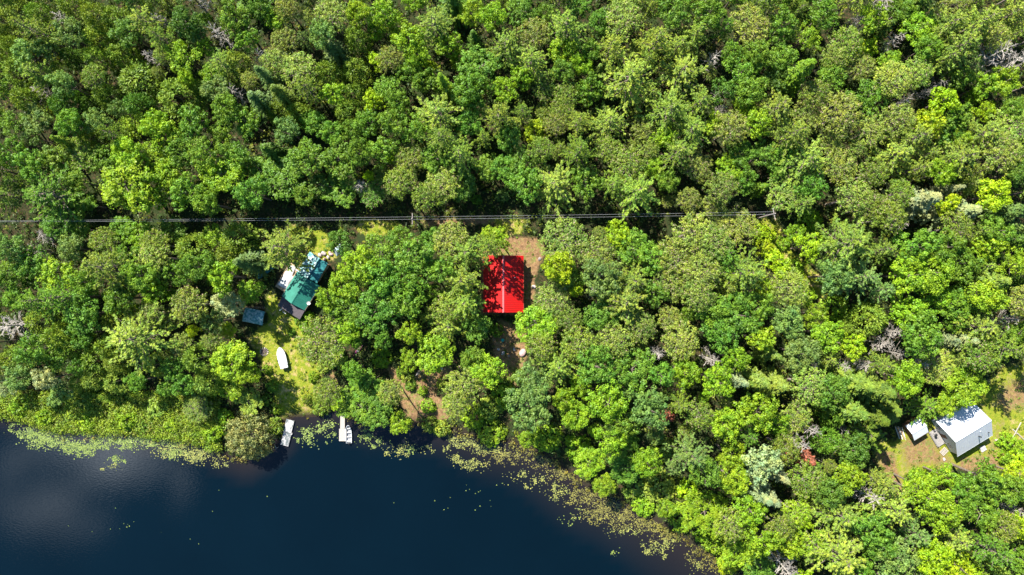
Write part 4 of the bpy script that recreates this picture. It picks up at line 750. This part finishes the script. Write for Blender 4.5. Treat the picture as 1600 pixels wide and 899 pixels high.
# junk pile behind the cottage
JP = [(494, 404, .62, .5, 1, 'largest pink boulder touching the cottage tarp'), (501, 411, .5, .42, 1, 'pink boulder nearest the trees in the rubble line'), (500, 399, .5, .4, 0, 'grey boulder between pink ones in the rubble line'), (506, 396, .62, .4, 0, 'pale boulder standing apart on the yellow grass'), (507, 406, .42, .35, 1, 'small pink boulder in the middle of the rubble line'),
      (513, 402, .45, .35, 0, 'small grey boulder next to the purple rubble'), (518, 398, .5, .35, 1, 'pink boulder next to the crumpled blue sheet'), (515, 395, .36, .3, 1, 'smallest pink boulder by the blue sheet'), (490, 409, .4, .3, 0, 'small grey boulder tucked against the cottage annex')]
for i, (x, y, a1, b1, m, lb) in enumerate(JP):
    o = blob('boulder', M_PINKROCK if m else M_ROCK, (a1, a1 * .8, b1), None, P(x, y, GZ) + Vector((0, 0, b1 * .45)), i + 20, rot=i); tag(o, lb, 'boulder', 'boulders in the rubble line')
M_BLUE = surf('blue_sheet', (0.30, 0.45, 0.55), .5, (0.7, 0.75, 0.78), 2, .6)
o = drape('plastic_sheet', M_BLUE, None, -1.1, 1.1, -.8, .8, lambda u, v: .35 + .4 * math.sin(3 * u) * math.sin(3 * v), .12, loc=P(529, 391), rot=.7, edge=.3, seed=12); tag(o, 'crumpled pale blue plastic sheet at the end of the rubble line', 'plastic sheet')
for i, (x, y) in enumerate([(439, 484), (442, 486), (445, 489)]):
    o = MB().box(-.3, .3, -.1, .1, 0, .16).build('timber_block', M_TRIM if i != 1 else M_LUMBER, None, P(x, y), (0, 0, .6 + i)); tag(o, ['pale block furthest from the lawn boat by the dark lean-to', 'brown block between two pale ones by the lean-to', 'pale block nearest the lawn boat by the dark lean-to'][i], 'block', 'blocks by the lean-to')
# fire ring
fp = empty('fire_pit', P(413, 550), 'round stone fire ring on the grass near the covered boat', 'fire pit')
for i in range(13):
    an = 6.283 * i / 13; blob('stone', M_DARKROCK if i % 3 else M_ROCK, (.19, .15, .15), fp, (.78 * math.cos(an), .78 * math.sin(an), .08), 40 + i, 2, rot=an)
mb = MB(); mb.tube([(0, 0, 0), (0, 0, .06)], .62, 16); mb.build('ash_bed', M_ASH, fp)
for i in range(3): MB().tube([(-.4, 0, .12), (.4, 0, .14)], .06, 6).build('charred_log', M_BARK, fp, (0, 0, .02 * i), (0, 0, i * 1.1))
# ------------------------------------------------------------------ boats, docks, kayak
def hull_ring(L, W, n=18, blunt=.55):
    """half-width along the length, stern at -L/2, bow at +L/2"""
    r = []
    for i in range(n + 1):
        t = i / n; wv = W / 2 * (min(1, .86 + .14 * math.sin(min(1, t * 2) * math.pi / 2)) if t < .5 else max(.0, (1 - ((t - .5) / .5) ** 2.4)) ** .62); r.append((-L / 2 + L * t, wv))
    return r
def hull_mesh(L, W, H, open_=True, wall=.05, sheer=.12):
    ring = hull_ring(L, W); mb = MB(); secs = []
    prof = [(1, 1), (.93, .45), (.62, .08), (0, 0)]
    inner = [(1, 1), (.9, .5), (.6, .2), (0, .16)]
    def sec(x, wv, pr, dw, t):
        sh_ = sheer * max(0, t - .4) ** 2 * 3; top = H + sh_; pts = []
        for a1, b1 in pr: pts.append((x, max(0, wv - dw) * a1, b1 * top if b1 < 1 else top))
        return pts + [(p0, -p1, p2) for p0, p1, p2 in pts[-2::-1]]
    n = len(ring)
    o = [sec(x, wv, prof, 0, i / (n - 1)) for i, (x, wv) in enumerate(ring)]; m = len(o[0])
    V = [v for s in o for v in s]; F = [(i * m + k, (i + 1) * m + k, (i + 1) * m + k + 1, i * m + k + 1) for i in range(n - 1) for k in range(m - 1)]; F.append(tuple(range(m)))
    mb.add(V, F)
    if open_:
        o2 = [sec(x * (1 - 2 * wall / L), wv, inner, wall, i / (n - 1)) for i, (x, wv) in enumerate(ring)]; b0 = len(mb.v); V = [v for s in o2 for v in s]; mb.v += V
        for i in range(n - 1):
            for k in range(m - 1): mb.f.append((b0 + i * m + k, b0 + i * m + k + 1, b0 + (i + 1) * m + k + 1, b0 + (i + 1) * m + k))
            mb.f.append((i * m, b0 + i * m, b0 + (i + 1) * m, (i + 1) * m)); mb.f.append((i * m + m - 1, (i + 1) * m + m - 1, b0 + (i + 1) * m + m - 1, b0 + i * m + m - 1))
        mb.f.append(tuple(b0 + k for k in range(m))[::-1])
    return mb
def outboard(parent, x, z, s=1.0):
    o = MB().box(x - .34 * s, x + .02, -.14 * s, .14 * s, z + .12, z + .45 * s).build('outboard_motor', M_BLACK, parent, bevel=.03); MB().box(x - .2 * s, x - .1 * s, -.04, .04, z - .45, z + .11).build('motor_leg', M_BLACK, o); MB().tube([(x, 0, z + .3), (x + .45 * s, .05, z + .36)], .025, 6).build('tiller', M_BLACK, o)
q = P(441.2, 559, GZ + .5); q.z = GZ
cb = empty('covered_boat', q, 'white boat under a white cover parked on the lawn', 'boat', R_(90 + 14 - 0))
hull_mesh(4.4, 1.75, .75, False).build('hull', M_HULL, cb, (0, 0, .12), smooth=False)
rg = hull_ring(4.42, 1.79); V = []; F = []
for i, (x, wv) in enumerate(rg):
    for k in range(-4, 5): V.append((x, wv * k / 4, .9 + .22 * (1 - (k / 4) ** 2) * (1 - abs(i / 18 - .45)) + (.1 if k == 0 else 0) * .3))
for i in range(len(rg) - 1):
    for k in range(8): F.append((i * 9 + k, (i + 1) * 9 + k, (i + 1) * 9 + k + 1, i * 9 + k + 1))
mb = MB(); mb.v = V; mb.f = F; mb.build('boat_cover', M_WHITETARP, cb, smooth=True)
mb = MB()
for x_ in (-1.6, -.5, .6, 1.4):
    wv = float(np.interp(x_, [r[0] for r in rg], [r[1] for r in rg])); mb.prism([(x_ - .03, -wv - .01, .6), (x_ - .03, -wv - .01, .93), (x_ - .03, 0, .925 + .22 * (1 - abs((x_ + 2.2) / 4.4 - .45))), (x_ - .03, wv + .01, .93), (x_ - .03, wv + .01, .6), (x_ - .03, wv * .9, .8), (x_ - .03, -wv * .9, .8)], (.06, 0, 0))
mb.build('strap', M_PLANK, cb)
MB().box(-1.3, -1.15, -.8, .8, 0, .13).box(1.0, 1.15, -.7, .7, 0, .13).build('cradle', M_LUMBER, cb); outboard(cb, -2.2, .75, .9)
# moored aluminium boat
q = P(544.8, 678.5, .3); q.z = -.12
mbt = empty('moored_boat', q, 'open aluminium rowing boat with benches tied beside the pale dock', 'boat', R_(90 + 3))
hull_mesh(3.75, 1.28, .55, True).build('hull', M_ALU, mbt)
MB().box(-1.6, 1.1, -.36, .36, .1, .14).build('floor_board', M_INNER, mbt)
for x_, w_ in ((-1.45, .53), (-.55, .56), (.35, .53), (1.15, .34)): MB().box(x_ - .14, x_ + .14, -w_, w_, .38, .43).build('bench', M_BENCH, mbt)
for s in (1, -1): MB().tube([(x, s * max(0, wv - .012), .57 + .12 * max(0, i / 18 - .4) ** 2 * 3) for i, (x, wv) in enumerate(hull_ring(3.75, 1.28))], .035, 5).build('gunwale', M_HULL, mbt)
outboard(mbt, -1.85, .42, .8)
# docks
q = P(535.5, 689.5, .4); q.z = 0; d2 = empty('pale_dock', q, 'pale T-less dock of a narrow walkway and wider end platform', 'dock', R_(90 - .5)); d2['label'] = 'pale dock with a narrow gangway and wider end platform beside the moored boat'
mb = MB()
for i in range(17): mb.box(.0 + i * .15, .138 + i * .15, -.76, .76, .37, .42)
mb.build('platform', M_DOCK2, d2); mb = MB()
for i in range(22): mb.box(2.57 + i * .15, 2.708 + i * .15, -.40, .55, .385, .435)
mb.build('gangway', M_DOCK2, d2)
mb = MB(); mb.box(0, 2.55, -.7, -.6, .22, .365).box(0, 2.55, .6, .7, .22, .365).box(2.4, 5.9, -.33, -.25, .24, .382).box(2.4, 5.9, .40, .48, .24, .382); mb.build('stringers', M_PLANK, d2)
for x_, y_ in ((.15, -.62), (.15, .62), (2.4, -.62), (2.4, .62), (4.4, -.3), (4.4, .44)): MB().tube([(x_, y_, -1.4), (x_, y_, .36)], .05, 8).build('pile', M_GALV, d2)
q = P(444.2, 696.5, .4); q.z = 0; d1 = empty('grey_dock', q, 'stained grey two-section floating dock between the willow and the lawn', 'dock', R_(90 - 14))
for x_, L, y0, nm_ in ((0, 2.65, 0, 'platform'), (2.72, 2.75, .08, 'platform')):
    mb = MB(); n = int(L / .15)
    for i in range(n): mb.box(x_ + i * L / n, x_ + (i + .92) * L / n, -.83 + y0, .83 + y0, .32, .37)
    pf = mb.build(nm_, M_DOCK1, d1)
    mb = MB(); mb.box(x_, x_ + L, -.82 + y0, -.72 + y0, .12, .315).box(x_, x_ + L, .72 + y0, .82 + y0, .12, .315); mb.build('frame', M_PLANK, pf)
    for yy in (-.45, .45): MB().tube([(x_ + .15, yy + y0, .05), (x_ + L - .15, yy + y0, .05)], .22, 10).build('float_drum', M_TEALDARK, pf)
MB().box(2.5, 2.95, -1.0, -.84, .3, .4).build('cleat_board', M_DOCK1, d1)
# forked pale branch in the water by the willow
o = MB().tube([(-.35, .75, .1), (0, 0, .16), (.55, .25, .3)], [.05, .08, .04], 6).tube([(0, 0, .16), (-.1, -.3, .1)], [.07, .03], 5).build('driftwood', M_DEAD, None, P(432, 700, .1)); tag(o, 'pale bent driftwood poking out of the water by the willow', 'driftwood')
# kayak
q = P(560, 547.5, GZ + .2); q.z = GZ
ky = empty('kayak', q, 'purple kayak lying on the shaded ground among the trees', 'kayak', math.atan2(15.3, 14.6))
L = 3.0; V = []; F = []; n = 20; m = 12
for i in range(n + 1):
    t = -1 + 2 * i / n; wv = .34 * max(0, 1 - abs(t) ** 2.2) ** .8 + .004; hh_ = .17 * (.6 + .4 * (1 - t * t)) + .06 * t * t
    for k in range(m): an = 6.283 * k / m; V.append((t * L / 2, wv * math.cos(an), .18 + .07 * t * t + hh_ * math.sin(an) * (.65 + .35 * (1 - abs(t)))))
for i in range(n):
    for k in range(m): F.append((i * m + k, (i + 1) * m + k, (i + 1) * m + (k + 1) % m, i * m + (k + 1) % m))
F += [tuple(range(m)), tuple(n * m + k for k in range(m))[::-1]]
mb = MB(); mb.v = V; mb.f = F; mb.build('hull', M_KAYAK, ky, smooth=True)
mb = MB(); mb.tube([(.55 * math.cos(a1) - .05, .22 * math.sin(a1), .355) for a1 in [q1 * 6.2832 / 20 for q1 in range(21)]], .025, 6, False); mb.build('coaming', M_BLACK, ky)
mb = MB(); mb.v = [(.52 * math.cos(a1) - .05, .2 * math.sin(a1), .362) for a1 in [q1 * 6.2832 / 20 for q1 in range(20)]]; mb.f = [tuple(range(20))]; mb.build('cockpit', M_BLACK, ky)
MB().box(-.5, -.1, -.15, .15, .365, .40).build('seat', M_BENCH, ky)
# broken trunk by the lakeside clearing, boulders south of the cabin
q = P(656, 581); mb = MB(); mb.tube([(0, 0, -.3), (0, 0, .2), (.05, 0, 2), (0, .05, 3.7)], [.42, .34, .28, .24], 10); sn = mb.build('broken_trunk', M_DEAD, None, q); tag(sn, 'pale broken-off tree trunk standing on the bare earth by the lake', 'tree trunk')
MB().tube([(0, 0, 3.0), (-.5, -.5, 3.4)], [.1, .04], 5).tube([(.1, 0, 3.7), (.12, .05, 4.2)], [.1, .01], 5).tube([(-.12, .08, 3.7), (-.16, .1, 4.0)], [.09, .01], 5).build('splinters', M_DEAD, sn)
for i, (x, y, r, lb) in enumerate([(817, 551, .95, 'big pale boulder on the tan earth below the red cabin'), (803.5, 546, .42, 'narrow pale stone in the shade below the cabin'), (779, 546, .36, 'small pale stone beside the shaded path below the cabin'), (786, 552, .5, 'mid-sized grey stone on the path below the cabin'), (795, 556, .34, 'dark little stone in the middle of the shaded path'), (834, 448, .5, 'pale boulder on the bare earth beside the red cabin wall'), (843, 405, .45, 'dark grey boulder on the earth at the cabin corner'), (690, 575, .4, 'low stone on the orange earth by the lakeside clearing')]):
    o = blob('boulder', M_PINKROCK if i == 0 else (M_DARKROCK if i in (4, 6) else M_ROCK), (r, r * .75, r * .5), None, P(x, y) + Vector((0, 0, r * .2)), 60 + i, rot=1 + i); tag(o, lb, 'boulder')
q = P(785.5, 531.5); o = MB().tube([(0, 0, 0), (0, 0, .05), (0, 0, .6), (0, 0, .64)], [.24, .26, .32, .31], 14).build('plastic_tub', M_TEALPL, None, q); tag(o, 'teal plastic tub in the shade below the red cabin', 'tub'); MB().tube([(0, 0, .645), (0, 0, .67)], .34, 14).build('lid', M_TEALPL, o)
# ------------------------------------------------------------------ white house and shed
hc = Vector((92.1, -28.7, GZ)); hu = math.atan2(.518, .855)
wh = empty('house', hc, 'white metal-roofed house on the mown lawn beside the drive', 'house', hu)
gable(wh, 8.4, 8.2, 2.5, 5.2, M_WHITEROOF, M_WHITEWALL, .3, .38, M_WHITEROOF)
MB().tube([(1.0, -2.1, 3.6), (1.0, -2.1, 5.0)], .1, 10).build('chimney_pipe', M_BLACK, wh); MB().tube([(1.0, -2.1, 5.0), (1.0, -2.1, 5.12)], .17, 10).build('chimney_cap', M_GALV, wh)
MB().tube([(3.2, -2.6, 3.2), (3.2, -2.6, 3.85)], .09, 8).build('vent_pipe', M_BLACK, wh)
mb = MB(); mb.tube([(1.4 + .35 * math.cos(a1), -1.0 + .05 * math.sin(a1), 4.9 + .35 * math.sin(a1)) for a1 in [q1 * 6.2832 / 16 for q1 in range(17)]], .02, 5, False); mb.build('antenna_hoop', M_GALV, wh)
window(wh, -3.9, -2.0, 1.0, 1.2, 1.0, 'x-'); window(wh, -3.9, 2.2, 1.0, 1.2, 1.0, 'x-'); door(wh, -3.9, .2, .1, 'x-', M_BROWNWALL); window(wh, -1.5, -3.8, 1.0, 1.3, 1.0, 'y-'); window(wh, 2.4, -3.8, 1.0, 1.3, 1.0, 'y-'); window(wh, 0, 3.8, 1.0, 1.3, 1.0, 'y+'); door(wh, .8, -3.8, .1, 'y-')
sc_ = P(1431.5, 670, 2.2); sc_.z = GZ
ws = empty('garden_shed', sc_, 'small shed with a white roof next to the white house', 'shed', hu)
gable(ws, 3.4, 3.5, 1.9, 2.7, M_WHITEROOF, M_BROWNWALL, .18, .38, M_WHITEROOF); door(ws, -1.52, 0, 0, 'x-', M_BROWNWALL)
RH = Matrix.Rotation(hu, 3, 'Z')
por = empty('porch', hc + RH @ Vector((-4.9, .2, 0)), 'small grey plank porch between the white house and shed', 'porch', hu)
mb = MB()
for i in range(12): mb.box(-.9, .85, -1.8 + i * .3, -1.53 + i * .3, .28, .33)
mb.build('planks', M_PLANK, por)
for x_ in (-.8, .7):
    for y_ in (-1.6, 1.6): MB().tube([(x_, y_, -.1), (x_, y_, 1.2)], .05, 6).build('post', M_PLANK, por)
MB().box(-.84, -.78, -1.6, 1.6, 1.1, 1.17).build('rail', M_PLANK, por)
def grill(q, rz):
    g = empty('barbecue', q, 'black kettle barbecue on the porch by the white house', 'barbecue', rz); V = []
    MB().tube([(0, 0, .62), (0, 0, .7), (0, 0, .85), (0, 0, .98), (0, 0, 1.05)], [.12, .26, .32, .24, .06], 14).build('kettle', M_BLACK, g, smooth=True)
    for k in range(3): a1 = k * 2.094; MB().tube([(math.cos(a1) * .15, math.sin(a1) * .15, .7), (math.cos(a1) * .32, math.sin(a1) * .32, 0)], .018, 5).build('leg', M_GALV, g)
grill(hc + RH @ Vector((-5.1, 1.2, .33)), 0)
st = empty('pallet', hc + RH @ Vector((-5.0, -3.1, 0)), 'pale wooden pallet on the grass at the house corner', 'pallet', hu + .25)
mb = MB()
for i in range(6): mb.box(-.75 + i * .26, -.57 + i * .26, -.6, .6, .11, .135)
mb.build('slats', M_DOCK2, st); MB().box(-.78, .76, -.58, -.48, 0, .108).box(-.78, .76, -.05, .05, 0, .108).box(-.78, .76, .48, .58, 0, .108).build('runners', M_LUMBER, st)
sp_ = empty('doorstep', P(1535, 701), 'pale double doorstep on the lawn at the white house back door', 'step', hu)
MB().box(-.6, .6, -.55, .1, 0, .22).build('lower_step', M_CONC, sp_); MB().box(-.55, .55, .1, .55, 0, .42).build('upper_step', M_CONC, sp_)
for i in range(7):
    o = MB().box(-1.4, 1.4, -.06, .06, 0, .05).build('plank', M_LUMBER if i % 3 else M_TRIM, None, sc_ + RH @ Vector((-2.1 - .17 * i, -.3 + .15 * i, .02 + .05 * (i % 3))), (0, 0, hu + 1.4 + .1 * rr_.uniform(-1, 1)))
    tag(o, f"{['brown', 'pale'][0 if i % 3 else 1]} plank in the scrap heap by the shed wall, {['nearest the wall', 'second out', 'third out', 'fourth out', 'fifth out', 'sixth out', 'furthest out'][i]}", 'plank', 'scrap planks beside the shed')
# fallen logs crossing on the lawn, a stone
for (a1, b1, c1, d1_, lb) in ((1594, 660, 1580, 685, 'bleached fallen log lying uphill across the other one beyond the house'), (1582, 671, 1604, 692, 'longer bleached log under the crossing one beyond the house')):
    p0, p1 = P(a1, b1), P(c1, d1_); p0.z += .25 if a1 == 1594 else .08; p1.z += .3 if a1 == 1594 else .1; mid = p0.lerp(p1, .5)
    mb = MB(); mb.tube([p0 - mid, (p1 - mid) * .1 + Vector((0, .08, .05)), p1 - mid], [.12, .1, .06], 7); mb.tube([(p1 - mid) * .4, (p1 - mid) * .4 + Vector((.7, .1, .3))], [.05, .02], 5); o = mb.build('fallen_log', M_DEAD, None, mid); tag(o, lb, 'log', 'bleached logs by the house')
for i, (x, y, lb) in enumerate([(1557, 688, 'white stone on the grass between the house and fallen logs'), (1592, 702, 'pale stone beside the bleached fallen logs'), (1475, 718, 'flat tan stone on the dry lawn below the house')]):
    o = blob('stone', M_ROCK, (.45, .3, .25), None, P(x, y) + Vector((0, 0, .1)), 90 + i, rot=i); tag(o, lb, 'stone')
# ------------------------------------------------------------------ power line
def pole(px_, py_, lb, H=9.5, cross=True, stay=None, rz=0.0):
    base = P(px_, py_, GZ + H * .95); base.z = GZ; e = empty('utility_pole', base, lb, 'utility pole', rz)
    MB().tube([(0, 0, -.3), (0, 0, H)], [.17, .11], 10).build('post', M_POLE, e)
    MB().box(-.06, .06, -1.1, 1.1, H - .75, H - .63).build('crossarm', M_POLE, e)
    for y_ in (-1.0, -.35, 1.0): MB().tube([(0, y_, H - .63), (0, y_, H - .45)], [.05, .035], 8).build('insulator', M_TRIM, e)
    if stay: MB().tube([(0, 0, H - .9), stay], .018, 4).build('stay_wire', M_GALV, e)
    return base
b1_ = pole(644, 342, 'utility pole with pale top standing beside the track above the cottage', stay=None)
b2_ = pole(1210, 334, 'utility pole with a crossarm where the wires end in the forest', stay=(1.8, -3.2, 0), rz=.2)
b0_ = P(-130, 347, GZ + 9); b0_.z = GZ; e0 = empty('utility_pole', b0_, 'utility pole', 'utility pole')
MB().tube([(0, 0, -.3), (0, 0, 9.5)], [.17, .11], 10).build('post', M_POLE, e0); e0['label'] = 'utility pole at the far end of the wires beyond the marsh wood'
for k, yo in enumerate((-.12, .36)):
    mb = MB()
    for a1, b1 in ((b0_, b1_), (b1_, b2_)):
        pts = []
        for i in range(17):
            t = i / 16; pnt = a1.lerp(b1, t); pts.append((pnt.x, pnt.y + yo * (.3 + .7 * t if a1 is b0_ else 1), GZ + 9.05 - 4 * .7 * t * (1 - t)))
        mb.tube(pts, .014, 4)
    o = mb.build('power_wire', M_WIRE); tag(o, ['power wire on the lake side of the pair over the track', 'power wire on the upper wood side of the pair over the track'][k], 'wire', 'power wires')
